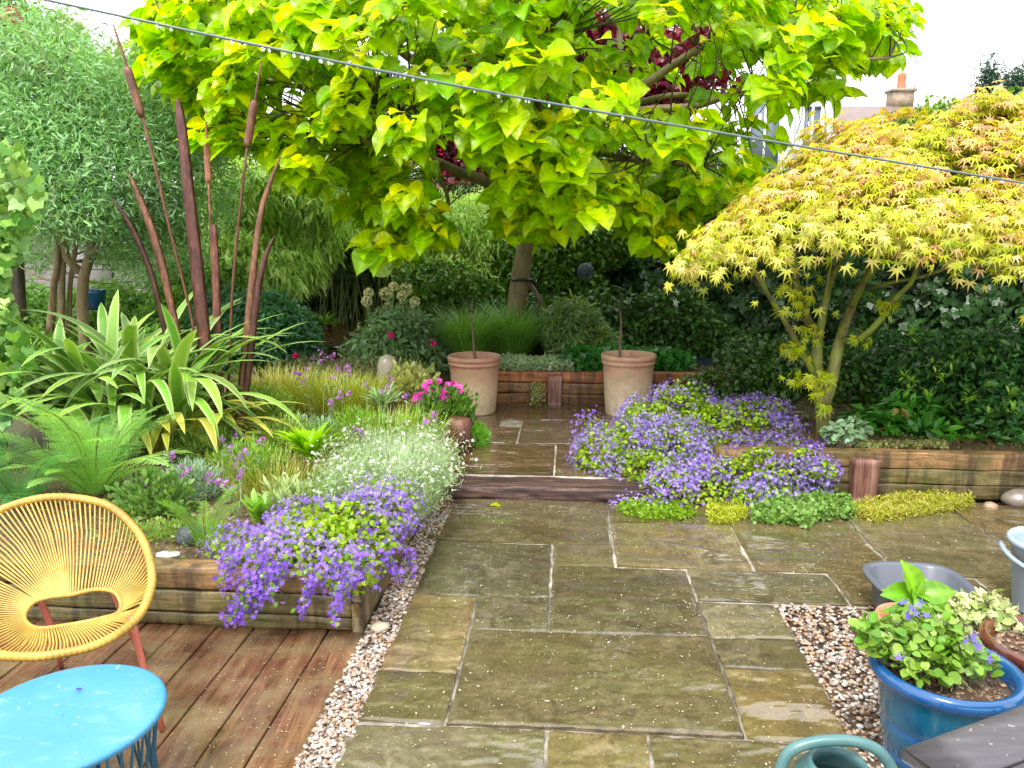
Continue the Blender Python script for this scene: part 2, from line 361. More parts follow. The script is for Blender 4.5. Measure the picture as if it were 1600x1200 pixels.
def slab(m, u0, u1, v0, v1, z, col):
    g = .007; u0 += g; u1 -= g; v0 += g; v1 -= g; h = .011 if v0 < 4 else .016; nu = max(4, int((u1-u0)/.02)); nv = max(4, int((v1-v0)/h)); sd = rng.random()*60
    tilt = rng.normal(0, .003, 2); U, V_ = np.meshgrid(np.linspace(u0, u1, nu+1), np.linspace(v0, v1, nv+1)); e = np.zeros(U.shape, bool); e[0] = e[-1] = True; e[:, 0] = e[:, -1] = True
    rz = riven(U, V_, sd); rz -= rz.mean(); rz = (rz*rng.uniform(.5, 1.)).clip(-.0075, .0085)
    zz = z+rz+tilt[0]*(U-u0)+tilt[1]*(V_-v0)-np.where(e, .005, 0)
    U = U+np.where(e, .005*fb(U, V_, 0, 14, sd)+.002*fb(U, V_, 0, 60, sd), 0); V_ = V_+np.where(e, .005*fb(V_, U, 1, 14, sd+4)+.002*fb(V_, U, 1, 60, sd), 0)
    V = np.stack([U*cos(TH)+V_*sin(TH), -U*sin(TH)+V_*cos(TH), zz], -1); m.add(V.reshape(-1, 3), gridf(nv+1, nu+1), col)
    for ed in (V[0], V[-1], V[:, 0], V[:, -1]):
        k = len(ed); lo = ed-A((0, 0, .03)); m.add(np.vstack([ed, lo]), gridf(2, k), col)
def sc_(): 
    b = rng.uniform(.74, 1.3); w = rng.uniform(-.05, .17); return (b*(1+w), b, b*(1-w*1.5))
m = M()
for s in [(-.86, .28, 4.34, 5.10), (-.78, -.075, 3.64, 4.34), (-.075, .28, 4.03, 4.34), (.28, 1.04, 4.04, 4.73), (1.04, 1.81, 4.04, 4.85), (1.81, 2.59, 4.04, 4.45),
          (1.81, 2.59, 4.45, 5.1), (2.59, 3.5, 4.04, 4.75), (2.59, 3.5, 4.75, 5.25), (3.5, 4.4, 3.5, 5.3), (.28, 1.04, 4.73, 5.3), (1.04, 1.81, 4.85, 5.3), (-.075, .665, 3.29, 4.03), (.665, 1.42, 3.66, 4.04),
          (1.42, 2.2, 3.66, 4.04), (2.2, 3.5, 3.66, 4.04), (.665, 1.05, 3.29, 3.66), (-.78, -.44, 2.91, 3.64), (-.44, -.075, 3.29, 3.64), (-.44, .67, 2.57, 3.29),
          (-.78, -.44, 2.57, 2.91), (.67, 1.05, 3.04, 3.29), (.67, 1.05, 2.57, 3.04), (-.78, -.06, 1.85, 2.57), (-.06, .31, 1.85, 2.57), (.31, 1.05, 1.85, 2.57),
          (-.78, .3, 1.0, 1.85), (.3, 1.05, 1.0, 1.85)]: slab(m, *s, .012, sc_())
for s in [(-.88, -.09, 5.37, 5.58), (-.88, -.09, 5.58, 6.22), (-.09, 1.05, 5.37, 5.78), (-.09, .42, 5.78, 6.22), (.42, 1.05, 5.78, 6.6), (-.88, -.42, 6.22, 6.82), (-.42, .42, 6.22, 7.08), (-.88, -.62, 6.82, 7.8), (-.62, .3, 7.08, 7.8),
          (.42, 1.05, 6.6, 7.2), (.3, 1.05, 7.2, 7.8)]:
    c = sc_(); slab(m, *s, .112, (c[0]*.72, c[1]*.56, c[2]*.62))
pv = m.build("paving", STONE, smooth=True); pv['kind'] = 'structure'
m = M(); box(m, (-.80, .9, -.02), (1.06, 3.66, -.001), fr=W); box(m, (-.9, 3.66, -.021), (4.4, 5.3, -.001), fr=W); box(m, (-.9, 5.365, -.022), (1.06, 7.86, .100), fr=W)
o = m.build("mortar_bed", MORT); o['kind'] = 'structure'
# timber step
m = M(); beam(m, (-.93, 5.10, .0), (1.0, 5.36, .098), 0, W, .009, .04, .014)
solo("timber_step", m, OLDW, W(0, 5.2, 0), "old cracked reddish railway sleeper laid as a low step across the wet paving", "step", smooth=True)
# decking
DECKM = wood("wet_deck_board", (.065, .026, .014), (.18, .080, .040), (.34, .185, .10), rot=TH, axis=1, rough=.3, moss=(.17, .12, .06), bumpd=.003)
m = M()
for i in range(46):
    u1 = -.925-i*.1765; beam(m, (u1-.1765+.007, .7, -.03), (u1, 3.26, 0.004+rng.uniform(-.002, .002)), 1, W, .0015, .12, .005)
o = m.build("decking", DECKM, smooth=True); o['kind'] = 'structure'
m = M(); box(m, (-9, .7, -.028), (-.95, 3.3, -.012), fr=W); o = m.build("deck_gap_sheet", simple("painted_gap_shade", (.012, .01, .008), .9)); o['kind'] = 'structure'  # near-black sheet under the boards, the shade of their gaps put into its colour
# ---------------- pebbles
def ico():
    t = (1+sqrt(5))/2; v = nrm(A([(-1, t, 0), (1, t, 0), (-1, -t, 0), (1, -t, 0), (0, -1, t), (0, 1, t), (0, -1, -t), (0, 1, -t), (t, 0, -1), (t, 0, 1), (-t, 0, -1), (-t, 0, 1)]))
    f = [(0, 11, 5), (0, 5, 1), (0, 1, 7), (0, 7, 10), (0, 10, 11), (1, 5, 9), (5, 11, 4), (11, 10, 2), (10, 7, 6), (7, 1, 8), (3, 9, 4), (3, 4, 2), (3, 2, 6), (3, 6, 8), (3, 8, 9), (4, 9, 5), (2, 4, 11), (6, 2, 10), (8, 6, 7), (9, 8, 1)]
    V = [tuple(q) for q in v]; D = {}; nf = []
    def mid(a, b):
        k = (min(a, b), max(a, b))
        if k not in D: V.append(tuple(nrm(A(V[a])+A(V[b])))); D[k] = len(V)-1
        return D[k]
    for a, b, c in f:
        x, y, z = mid(a, b), mid(b, c), mid(c, a); nf += [(a, x, z), (b, y, x), (c, z, y), (x, y, z)]
    return A(V), A(nf)
ICO = ico()
def sph(m, c, r, col=(1, 1, 1)): m.add(ICO[0]*A(r)+A(c), ICO[1], col); return m
def pebbles(m, pos, s, cols):
    n = len(pos); a = rng.random(n)*2*pi; sh = np.stack([rng.uniform(.75, 1.25, n), rng.uniform(.6, .95, n), rng.uniform(.35, .65, n)], 1)*s[:, None]
    V = ICO[0][None]*sh[:, None]; V = V*(1+.12*np.sin(V*400/ (1)))
    tl = rng.normal(0, .35, n); y = V[..., 1]*np.cos(tl)[:, None]-V[..., 2]*np.sin(tl)[:, None]; z = V[..., 1]*np.sin(tl)[:, None]+V[..., 2]*np.cos(tl)[:, None]
    x = V[..., 0]; ca, sa = np.cos(a)[:, None], np.sin(a)[:, None]; V = np.stack([x*ca-y*sa, x*sa+y*ca, z], -1)+pos[:, None]
    m.add(V.reshape(-1, 3), (ICO[1][None]+(np.arange(n)*len(ICO[0]))[:, None, None]).reshape(-1, 3), np.repeat(cols, len(ICO[0]), 0))
PC = A([(.62, .55, .48), (.45, .36, .29), (.58, .38, .24), (.36, .20, .10), (.22, .15, .11), (.72, .69, .64), (.50, .42, .38), (.10, .08, .075), (.42, .26, .17)])
def pcol(n): return PC[rng.choice(len(PC), n, p=[.2, .16, .13, .1, .09, .13, .1, .04, .05])]*rng.uniform(.6, .95, (n, 1))
def strip_pebbles(u0, u1, v0, v1, n, s0, s1):
    u = rng.uniform(u0, u1, n); v = rng.uniform(v0, v1, n); z = rng.uniform(-.012, .012, n); p = A([W(a, b, c) for a, b, c in zip(u, v, z)]); return p, rng.uniform(s0, s1, n)
m = M(); p, s = strip_pebbles(-.925, -.775, 1.9, 5.1, 5200, .006, .013); pebbles(m, p, s, pcol(len(p)))
o = m.build("gravel", PEB, smooth=True); o['kind'] = 'stuff'; tag(o, "narrow strip of pale pebble gravel between the decking and the paving", "gravel")
m = M(); p, s = strip_pebbles(1.045, 2.9, 1.5, 3.66, 15000, .007, .0145); pebbles(m, p, s, pcol(len(p)))
o = m.build("gravel", PEB, smooth=True); o['kind'] = 'stuff'; tag(o, "patch of mixed brown and cream pebbles around the blue pot", "gravel")
m = M(); box(m, (-.93, .9, -.03), (-.77, 5.1, -.006), fr=W); box(m, (1.061, .9, -.03), (4.4, 3.659, -.006), fr=W); o = m.build("gravel_base", SOIL); o['kind'] = 'structure'
# fallen petals
m = M(); n = 8500; u = rng.uniform(-.78, 3.2, n); v = rng.beta(1.2, 1.2, n)*3.0+2.2; ok = ~((u > 1.03) & (v < 3.68)) & (rng.random(n) < .5+.6*fb(u, v, 0, 2.6, 3)+.25*fb(u, v, 0, 9, 1)); u, v = u[ok], v[ok]; n = len(u)
p = A([W(a, b, .024) for a, b in zip(u, v)]); scat(m, TINY, p, nrm(rng.normal(size=(n, 3))*A((1, 1, 0.01))), (0, 0, 1.), rng.uniform(.004, .012, n)*np.where(rng.random(n) < .12, 1.7, 1), mixc(n, (.72, .70, .6), (.5, .42, .26), (.65, .6, .42)))
n = 700; p = A([W(a, b, .121) for a, b in zip(rng.uniform(-.8, .95, n), rng.uniform(5.4, 7.8, n))]); scat(m, TINY, p, nrm(rng.normal(size=(n, 3))*A((1, 1, 0.01))), (0, 0, 1.), rng.uniform(.005, .013, n), (.5, .46, .36))
n = 1300; dv = rng.uniform(.95, 3.2, n); p = A([W(a, b, .009) for a, b in zip(-.93-rng.beta(1, 2.2, n)*2.2, dv)]); scat(m, TINY, p, nrm(rng.normal(size=(n, 3))*A((1, 1, 0.01))), (0, 0, 1.), rng.uniform(.003, .011, n), (.7, .6, .45))
o = m.build("fallen_petals", PETAL); o['kind'] = 'stuff'; tag(o, "pale fallen petals scattered over the wet paving and decking", "petals")
m = M(); q = G(765, 790, .016); scat(m, OVAL, [q, q+A((.03, .02, 0))], [(1, .1, .02), (.7, .8, .1)], (0, 0, 1.), [.1, .06], (.45, .5, .06)); solo("fallen_leaf", m, LEAF, q, "single yellow green leaf lying on the paving in front of the timber step", "leaf")
# ---------------- raised beds
def bedwall(name, label, loc, beams, posts, mats):
    r = empty(name, loc, label, "raised bed")
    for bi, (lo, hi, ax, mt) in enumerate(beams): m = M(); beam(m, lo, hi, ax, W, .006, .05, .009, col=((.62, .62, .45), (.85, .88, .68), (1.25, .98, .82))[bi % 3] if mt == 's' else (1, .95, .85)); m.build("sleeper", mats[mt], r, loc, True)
    for (lo, hi) in posts: m = M(); beam(m, lo, hi, 2, W, .009, .04, .012); m.build("post", mats['p'], r, loc, True)
    return r
zs = [(.0, .066), (.074, .176), (.184, .295)]
B = [((-9, 3.235, a), (-.985, 3.34, b), 0, 's') for a, b in zs]+[((-.985+.003, 3.238, a), (-.925, 6.3, b), 1, 'y') for a, b in zs[:0]]
B += [((-.98, 3.232, .0), (-.93, 6.6, .145), 1, 'y'), ((-.98, 3.236, .149), (-.928, 6.6, .292), 1, 'y')]
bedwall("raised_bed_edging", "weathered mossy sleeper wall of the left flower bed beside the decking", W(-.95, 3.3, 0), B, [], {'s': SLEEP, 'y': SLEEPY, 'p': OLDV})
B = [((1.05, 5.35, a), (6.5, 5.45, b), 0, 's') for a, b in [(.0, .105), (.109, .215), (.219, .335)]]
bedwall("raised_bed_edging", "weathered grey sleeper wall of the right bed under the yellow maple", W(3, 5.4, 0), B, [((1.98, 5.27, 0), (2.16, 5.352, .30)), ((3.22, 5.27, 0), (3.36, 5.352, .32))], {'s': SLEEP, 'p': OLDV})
B = [((-.95+(0, .01, 0)[i], 7.82, a), (6.5, 7.93, b), 0, 's') for i, (a, b) in enumerate([(.1, .213), (.217, .33), (.334, .445)])]
bedwall("raised_bed_edging", "newer orange brown sleeper wall between the two terracotta pots", W(0, 7.9, .1), B, [((-.20, 7.72, .1), (-.06, 7.822, .42))], {'s': SLEEPN, 'p': OLDV})
# ---------------- terracotta pots with bare stems
def terracotta():
    n = N("weathered_terracotta"); v = n.co(); c = n.ramp(n.noise(v, 5, 6, .7), [(.3, (.24, .095, .06)), (.5, (.38, .18, .12)), (.7, (.47, .30, .21))])
    sp = n.new("SeparateXYZ"); n.l(v, sp.inputs[0]); hz = n.ramp(sp.outputs[2], [(.0, 1.), (.25, .75), (.45, .15)])
    lime = n.mix(1., hz, n.ramp(n.noise(v, 3.2, 6, .7), [(.3, .25), (.5, 1.)]), 'MULTIPLY')
    c = n.mix(lime, c, (.60, .50, .36)); at = n.new("VertexColor", _layer_name="Col"); c = n.mix(1., c, at.outputs[0], 'MULTIPLY')
    c = n.mix(n.ramp(n.noise(v, 5, 5, .7), [(.5, 0.), (.66, .6)]), c, (.26, .23, .10))
    n.set(Base_Color=c, Roughness=.5, Normal=n.bump(n.noise(v, 50, 5), .3, .004)); return n.m
TERRA = terracotta()
GRIT = simple("pot_soil", (.07, .045, .03), .6, c2=(.30, .22, .15), nsc=60, bump=.02, bsc=90)
def big_pot(px, py, R, Ht, label, soilc, stem, slabel, tint):
    b = G(px, py, .115); b = b+A((0, R*.85, 0)); x, y, z = b; r = empty("terracotta_pot", b, label, "pot", "large terracotta pots at the back of the paving")
    m = M(); k = R*.80; lathe(m, [(0, .0), (k*.97, 0), (k, .012), (R*.86, Ht*.35), (R*.92, Ht*.80), (R*.925, Ht*.835), (R*.97, Ht*.845), (R*.975, Ht*.885), (R*.945, Ht*.895), (R*.945, Ht*.905), (R*.995, Ht*.92), (R*1.01, Ht*.95), (R*1.0, Ht*.985), (R*.96, Ht), (R*.91, Ht*.985), (R*.885, Ht*.9), (R*.86, Ht*.8)], b, 64, tint, .006)
    m.build("pot_body", TERRA, r, b, True)
    m = M(); lathe(m, [(0, Ht*.86), (R*.5, Ht*.865), (R*.9, Ht*.85)], b, 40); p, a = disk(b, R*.84, 260, z+Ht*.865); pebbles(m, p, rng.uniform(.006, .014, 260), mixc(260, (.35, .2, .12), (.5, .4, .3), (.12, .08, .05))) if soilc else None
    m.build("soil", PEB if soilc else GRIT, r, b, True)
    s0 = b+A((0, 0, Ht*.86)); pts = [s0+A(q) for q in stem]; L = len(pts)
    t = empty("potted_sapling", s0, slabel, "sapling", "bare standard saplings in the terracotta pots"); m = M(); tube(m, spline(pts, 14), np.linspace(.017, .009, 14)*(1+.15*np.sin(np.arange(14)*2.1)), 7, (1.9, 1.9, 2.0)); m.build("trunk", BARKD, t, s0, True)
    m = M(); e = pts[-1]
    for i in range(7):
        a = rng.random()*6.3; q = e+A((cos(a)*.1, sin(a)*.1, rng.uniform(.05, .25)))*rng.uniform(.4, 1); tube(m, spline([e-A((0, 0, .03)), (e+q)/2+rng.normal(0, .015, 3), q], 5), [.005, .004, .003, .002, .0015], 4)
    m.build("twigs", BARKD, t, s0)
    return b, e
potL, eL = big_pot(740, 651, .258, .565, "reddish terracotta pot standing behind the pink flowers at the left of the back paving", False, [(.03, 0, -.06), (.0, 0, .12), (-.01, 0, .28), (-.035, 0, .5)], "thin bare stemmed sapling growing in the left reddish terracotta pot", (1, .92, .86))
potR, eR = big_pot(985, 654, .262, .59, "pale lime stained terracotta pot standing beside the purple flowers and dark bench", True, [(-.08, 0, -.05), (-.085, 0, .15), (-.08, 0, .35), (-.09, 0, .5)], "thin bare stemmed sapling growing in the pale terracotta pot by the bench", (1.22, 1.25, 1.22))
# ---------------- chair
YEL = simple("yellow_cord", (.60, .37, .07), .38, nz=.42, nsc=9, bump=.002, bsc=90); SALM = simple("salmon_steel", (.52, .14, .09), .35, nz=.25, nsc=6, coat=.2)
cl = P(90, 1000, 2.75); cl[2] = 0
ch = empty("cord_chair", cl, "yellow round woven cord chair with salmon legs on the wet decking", "chair")
hoop = [P(*q) for q in [(108, 777, 3.0), (172, 792, 2.97), (218, 836, 2.88), (237, 893, 2.76), (230, 938, 2.66), (206, 974, 2.56), (160, 1004, 2.46), (108, 1019, 2.41), (50, 1026, 2.38), (-12, 1020, 2.40), (-78, 985, 2.50), (-105, 925, 2.66), (-80, 862, 2.80), (-20, 808, 2.93), (45, 782, 2.99)]]
hp = spline(hoop+hoop[:3], 18*14)[0:]; n_h = 15
full = spline([hoop[-2], hoop[-1]]+hoop+[hoop[0], hoop[1], hoop[2]], 19*16+1)[2*16:(2+15)*16+1]
ring = [P(*q) for q in [(112, 929, 2.76), (150, 921, 2.755), (178, 925, 2.74), (189, 943, 2.715), (184, 958, 2.69), (160, 966, 2.66), (128, 973, 2.63), (98, 978, 2.62), (66, 982, 2.62), (48, 978, 2.63), (38, 966, 2.66), (44, 950, 2.70), (58, 939, 2.73), (80, 933, 2.75), (96, 931, 2.755)]]
fring = spline([ring[-2], ring[-1]]+ring+[ring[0], ring[1], ring[2]], 19*16+1)[2*16:(2+15)*16+1]
m = M(); k = np.arange(len(full)); up_ = np.interp(np.linspace(0, len(full)-1, 900), k, np.arange(len(full))); big = np.stack([np.interp(up_, k, full[:, i]) for i in range(3)], 1)
tube(m, big, .0155+.0022*np.sin(np.arange(900)*pi*.9), 8, cap=False); m.build("hoop", YEL, ch, cl, True)
m = M(); tube(m, np.stack([np.interp(up_[::2], k, fring[:, i]) for i in range(3)], 1), .0085+.0012*np.sin(np.arange(450)*pi*.9), 6, cap=False); m.build("inner_ring", YEL, ch, cl, True)
m = M(); nc = 122
for i in range(nc):
    s = i/nc*(len(full)-1); t = (i/nc+.004)*(len(full)-1) % (len(full)-1)
    a = A([np.interp(s, k, full[:, j]) for j in range(3)]); b = A([np.interp(t, k, fring[:, j]) for j in range(3)])
    if 31 < i < 33 : continue
    sg = A((0, .02, -.015)) if 33 < i < 98 else A((0, .03, 0)); tube(m, [a, a*.6+b*.4+sg*.7+rng.normal(0, .0012, 3), a*.3+b*.7+sg*.5, b], .0037, 5, cap=False)
m.build("cord_weave", YEL, ch, cl, True)
for pts in ([P(206, 962, 2.60), P(226, 1050, 2.58), P(253, 1133, 2.56)], [P(62, 936, 2.76), P(72, 960, 2.78), P(84, 990, 2.80), G(96, 1046)], [P(178, 924, 2.78), P(190, 955, 2.82), P(203, 985, 2.86), G(222, 1022, 0)], [P(-60, 1000, 2.50), G(-130, 1160)]):
    m = M(); p = spline(pts, 8); p[-1][2] = .012; tube(m, p, .0125, 8); m.build("leg", SALM, ch, cl, True)
# ---------------- blue table
tc = P(98, 1117, 2.03); tb = A((tc[0], tc[1], .012)); R = .275; Ht = tc[2]-.012
BLU = N("turquoise_enamel"); v = BLU.co(); c = BLU.mix(BLU.ramp(BLU.noise(v, 3, 5, .7), [(.4, 0.), (.75, .5)]), (.045, .23, .42), (.10, .31, .48)); c = BLU.mix(BLU.ramp(BLU.noise(v, 6, 4), [(.58, 0.), (.75, .6)]), c, (.16, .34, .33)); c = BLU.mix(BLU.ramp(BLU.noise(BLU.co((3, 9, 3), (0, 0, .6)), 3, 8, .75), [(.56, 0.), (.66, .55)]), c, (.18, .40, .55)); c = BLU.mix(BLU.ramp(BLU.noise(v, 45, 3), [(.68, 0.), (.73, .6)]), c, (.6, .7, .75))
BLU.set(Base_Color=c, Roughness=BLU.ramp(BLU.noise(v, 5, 5), [(.35, .12), (.65, .34)]), Normal=BLU.bump(BLU.noise(v, 11, 3), .15, .004)); BLU = BLU.m
TEAL = simple("dark_teal_wire", (.015, .10, .16), .3, nz=.2)
tr = empty("side_table", tb, "round turquoise metal table with dark teal wire base beside the yellow chair", "table")
m = M(); lathe(m, [(0, Ht-.003), (R*.6, Ht-.002), (R-.008, Ht), (R, Ht-.001), (R+.004, Ht-.008), (R+.002, Ht-.02), (R-.006, Ht-.024), (R-.02, Ht-.012), (0, Ht-.012)], tb, 90); m.build("tabletop", BLU, tr, tb, True)
m = M(); th = np.linspace(0, 2*pi, 61); tube(m, tb+np.stack([np.cos(th)*(R-.025), np.sin(th)*(R-.025), 0*th+.01], 1), .007, 6, cap=False); m.build("base_ring", TEAL, tr, tb, True)
for i in range(40):
    a = 2*pi*i/40; s = .5*2*pi/40*(1 if i % 2 else -1); m = M(); tube(m, spline([tb+A((cos(a)*(R-.018), sin(a)*(R-.018), Ht-.015)), tb+A((cos(a+s*.3)*(R-.045), sin(a+s*.3)*(R-.045), Ht*.5)), tb+A((cos(a+s)*(R-.025), sin(a+s)*(R-.025), .01))], 7), .0042, 5); m.build("wire", TEAL, tr, tb, True)
m = M(); q = P(77, 1067, 2.2)+A((0, 0, 0)); q = A((tc[0]-.03, tc[1]+.12, tc[2]+.004)); scat(m, OVAL, [q], [(1, .4, .15)], (0, 0, 1), .02, (.12, .08, .45)); solo("fallen_flower", m, PETAL, q, "tiny violet flower fallen on the turquoise table", "flower")
# ---------------- rusty reeds
RUST = N("rusty_steel"); v = RUST.co((1, 1, .5)); c = RUST.ramp(RUST.noise(v, 9, 7, .7), [(.3, (.042, .018, .012)), (.5, (.115, .050, .032)), (.72, (.22, .115, .07))]); c = RUST.mix(RUST.ramp(RUST.noise(RUST.co((1, 1, .25)), 38, 6, .75), [(.5, 0.), (.68, .8)]), c, (.33, .15, .085)); c = RUST.mix(RUST.ramp(RUST.noise(RUST.co(), 120, 3), [(.6, 0.), (.7, .6)]), c, (.03, .015, .015)); c = RUST.mix(1., c, RUST.new("VertexColor", _layer_name="Col").outputs[0], 'MULTIPLY'); RUST.set(Base_Color=c, Roughness=.42, Metallic=.15, Normal=RUST.bump(RUST.noise(v, 80, 5), .4, .003)); RUST = RUST.m
def rblade(ctrl, label, col, fold=.25):      # ctrl: (px, py, Y, width px)
    c = spline([P(a, b, Y) for a, b, Y, w in ctrl], 34); w = spline([(q[3]*q[2]*.80/F/2, 0, 0) for q in ctrl], 34)[:, 0].clip(.0015, 9); m = M(); V = []
    t = nrm(np.gradient(c, axis=0)); n0 = nrm(A((-c[0][0]*.12, -1, 0))); sd = nrm(np.cross(t, n0)); nn = np.cross(sd, t)
    for i in range(34):
        for x, z in ((-1, 0), (-.5, .5), (0, 1), (.5, .5), (1, 0), (.5, -.1), (0, .55), (-.5, -.1)):
            V.append(c[i]+sd[i]*w[i]*x+nn[i]*(w[i]*fold*z+(.003 if z > .4 and z != .55 else -.003)))
    f = list(gridf(34, 8, True)); m.add(V, f, col); q = c[-1]; solo("steel_reed_leaf", m, RUST, q, label, "garden stake", "rusty steel reed stakes in the left bed", smooth=False)
rblade([(278, 152, 6., 2), (279, 166, 6., 13), (284, 200, 6., 18), (297, 320, 6., 22), (311, 450, 6., 25), (324, 580, 6., 25), (336, 690, 6., 24)], "tallest and widest dark red rusty steel leaf, straight with a spear tip", (.75, .6, .75))
rblade([(170, 306, 6.3, 1), (192, 333, 6.3, 8), (215, 375, 6.3, 11), (240, 440, 6.3, 11), (256, 510, 6.3, 10), (268, 570, 6.3, 9), (276, 620, 6.3, 8)], "thin dark curved rusty steel leaf, leftmost of the reeds", (.55, .5, .6))
rblade([(200, 268, 6.15, 1), (212, 295, 6.15, 10), (232, 345, 6.15, 15), (252, 410, 6.15, 16), (270, 490, 6.15, 15), (288, 570, 6.15, 13), (302, 640, 6.15, 11)], "brown curved rusty steel leaf leaning left behind the strap leaved plant", (1.3, 1.25, 1.15))
rblade([(333, 350, 6.4, 3), (334, 362, 6.4, 12), (337, 420, 6.4, 15), (339, 500, 6.4, 15), (342, 560, 6.4, 14), (346, 640, 6.4, 12)], "short straight pinkish steel leaf standing just right of the tallest leaf", (1.7, 1.5, 1.8))
rblade([(440, 240, 5.9, 1), (424, 280, 5.9, 8), (408, 330, 5.9, 11), (398, 400, 5.9, 13), (390, 480, 5.9, 15), (382, 560, 5.9, 15), (376, 620, 5.9, 14), (371, 690, 5.9, 11)], "tall curved brown steel leaf leaning right with a pale pointed tip", (1.4, 1.4, 1.35))
rblade([(430, 366, 5.8, 1), (417, 395, 5.8, 9), (405, 440, 5.8, 12), (396, 510, 5.8, 14), (388, 580, 5.8, 14), (380, 650, 5.8, 10), (373, 700, 5.8, 7)], "short dark curved steel leaf at the right of the reeds", (.65, .55, .7))
def bulrush(stem, head, label, col, Y, rs, rh):
    b = P(*stem[0], Y); r = empty("steel_bulrush", b, label, "garden stake", "rusty steel bulrushes in the left bed")
    m = M(); tube(m, spline([P(x, y, Y) for x, y in stem], 24), np.interp(np.linspace(0, 1, 24), [0, .85, 1], [rs, rs, rs*.55]), 7, col); m.build("stem", RUST, r, b, True)
    m = M(); (x0, y0), (x1, y1) = head; p = spline([P(x0, y0, Y), P((x0+x1)/2, (y0+y1)/2, Y), P(x1, y1, Y)], 13); tube(m, p, rh*.9*A([.55, .96, 1, 1, 1, 1, 1, 1, 1, 1, 1, .96, .55]), 14, col); m.build("seed_head", RUST, r, b, True)
bulrush([(324, 640), (300, 500), (268, 370), (245, 270), (222, 180), (198, 103), (177, 38)], [(222, 184), (198, 104)], "leftmost steel bulrush, tallest, leaning left with a long brown head", (1.1, 1.0, 1.0), 6.1, .012, .036)
bulrush([(352, 640), (358, 580), (364, 440), (378, 300), (388, 220), (399, 155), (408, 96)], [(386, 231), (398, 156)], "rightmost steel bulrush leaning right towards the golden tree", (1.0, .9, .85), 6.0, .011, .034)
bulrush([(344, 640), (338, 520), (331, 400), (326, 280), (323, 220), (322, 172)], [(326, 286), (323, 224)], "middle steel bulrush, upright with a paler pinkish head", (2.0, 1.75, 1.7), 6.5, .010, .03)
# ---------------- blue glazed pot and neighbours
GLZ = N("blue_glaze"); v = GLZ.co(); sp = GLZ.new("SeparateXYZ"); GLZ.l(v, sp.inputs[0])
c = GLZ.ramp(GLZ.noise(v, 6, 5, .6), [(.3, (.004, .05, .12)), (.55, (.006, .09, .17)), (.8, (.012, .14, .21))])
mp = GLZ.new("Math", _operation='MULTIPLY'); GLZ.l(sp.outputs[2], mp.inputs[0]); mp.inputs[1].default_value = 1
c = GLZ.mix(GLZ.ramp(mp.outputs[0], [(.0, 0.), (.075, 0.), (.085, .8), (.11, .25), (.125, .0), (.185, .0), (.20, .8), (.225, .2), (.24, 0.), (.345, 0.), (.365, .85), (.40, .6)]), c, (.010, .075, .27))
c = GLZ.mix(GLZ.ramp(GLZ.noise(v, 30, 6, .7), [(.6, 0.), (.75, .3)]), c, (.06, .2, .28))
GLZ.set(Base_Color=c, Roughness=.17, Coat_Weight=.5, Normal=GLZ.bump(GLZ.noise(v, 14, 4), .2, .006)); GLZ = GLZ.m
pc = P(1478, 1037, 2.34); bz = pc.copy(); bz[2] = .003; R = .235; Ht = pc[2]-.003
bp = empty("glazed_pot", bz, "large glossy blue glazed pot on the pebbles holding green trailing leaves and violet flowers", "pot")
pr = [(0, .0), (.145, 0), (.15, .01)]+[(.15+(.205-.15)*t**.8-(.004 if abs(t-.3) < .03 or abs(t-.6) < .03 else 0), Ht*.86*t) for t in np.linspace(.04, 1, 26)]+[(.208, Ht*.87), (.226, Ht*.885), (R, Ht*.915), (R+.002, Ht*.95), (R-.004, Ht*.985), (R-.015, Ht), (R-.03, Ht*.99), (R-.038, Ht*.96), (.19, Ht*.85), (.185, Ht*.8)]
m = M(); lathe(m, pr, bz, 90, wob=.004); m.build("pot_body", GLZ, bp, bz, True)
m = M(); lathe(m, [(0, Ht*.86), (.1, Ht*.87), (.198, Ht*.85)], bz, 40, (.1, .06, .04)); p, a = disk(bz, .18, 420, bz[2]+Ht*.865); pebbles(m, p, rng.uniform(.004, .010, 420), mixc(420, (.16, .09, .05), (.30, .2, .13), (.06, .04, .03))); m.build("soil", PEB, bp, bz, True)
# brown pot
BRG = simple("brown_glaze", (.085, .022, .016), .15, c2=(.16, .05, .03), nsc=6, coat=.5)
q = A((1.95, 2.60, .003)); R = .20; h = .35; r = empty("glazed_pot", q, "dark red brown glazed pot of gritty soil behind the blue pot at the right edge", "pot")
m = M(); lathe(m, [(0, 0), (.13, 0), (.15, .08), (.175, .25), (.18, h-.05), (R, h-.04), (R+.004, h-.012), (R-.01, h), (R-.028, h-.008), (R-.035, h-.05), (.15, h-.07)], q, 64); m.build("pot_body", BRG, r, q, True)
m = M(); lathe(m, [(0, h-.05), (R-.03, h-.055)], q, 36, (.12, .07, .05)); p, a = disk(q, R-.04, 220, h-.045); pebbles(m, p, rng.uniform(.005, .014, 220), mixc(220, (.22, .12, .07), (.42, .3, .2), (.08, .05, .03)))
m.build("soil", PEB, r, q, True)
TER2 = simple("bright_terracotta", (.50, .17, .08), .45, c2=(.58, .28, .17), nsc=7, bump=.002)
def spot(q, R, h, label, mat=TER2, name="flower_pot"):
    q = A(q, float); r = empty(name, q, label, "pot"); m = M(); lathe(m, [(0, 0), (R*.7, 0), (R*.88, h*.78), (R*.98, h*.79), (R, h*.97), (R*.97, h), (R*.9, h*.99), (R*.84, h*.8)], q, 48); m.build("pot_body", mat, r, q, True)
    m = M(); lathe(m, [(0, h*.84), (R*.86, h*.82)], q, 30); m.build("soil", GRIT, r, q, True); return q
s1 = spot((1.63, 2.93, .003), .125, .27, "orange terracotta pot hidden behind the blue pot, holding the large lime leaves")
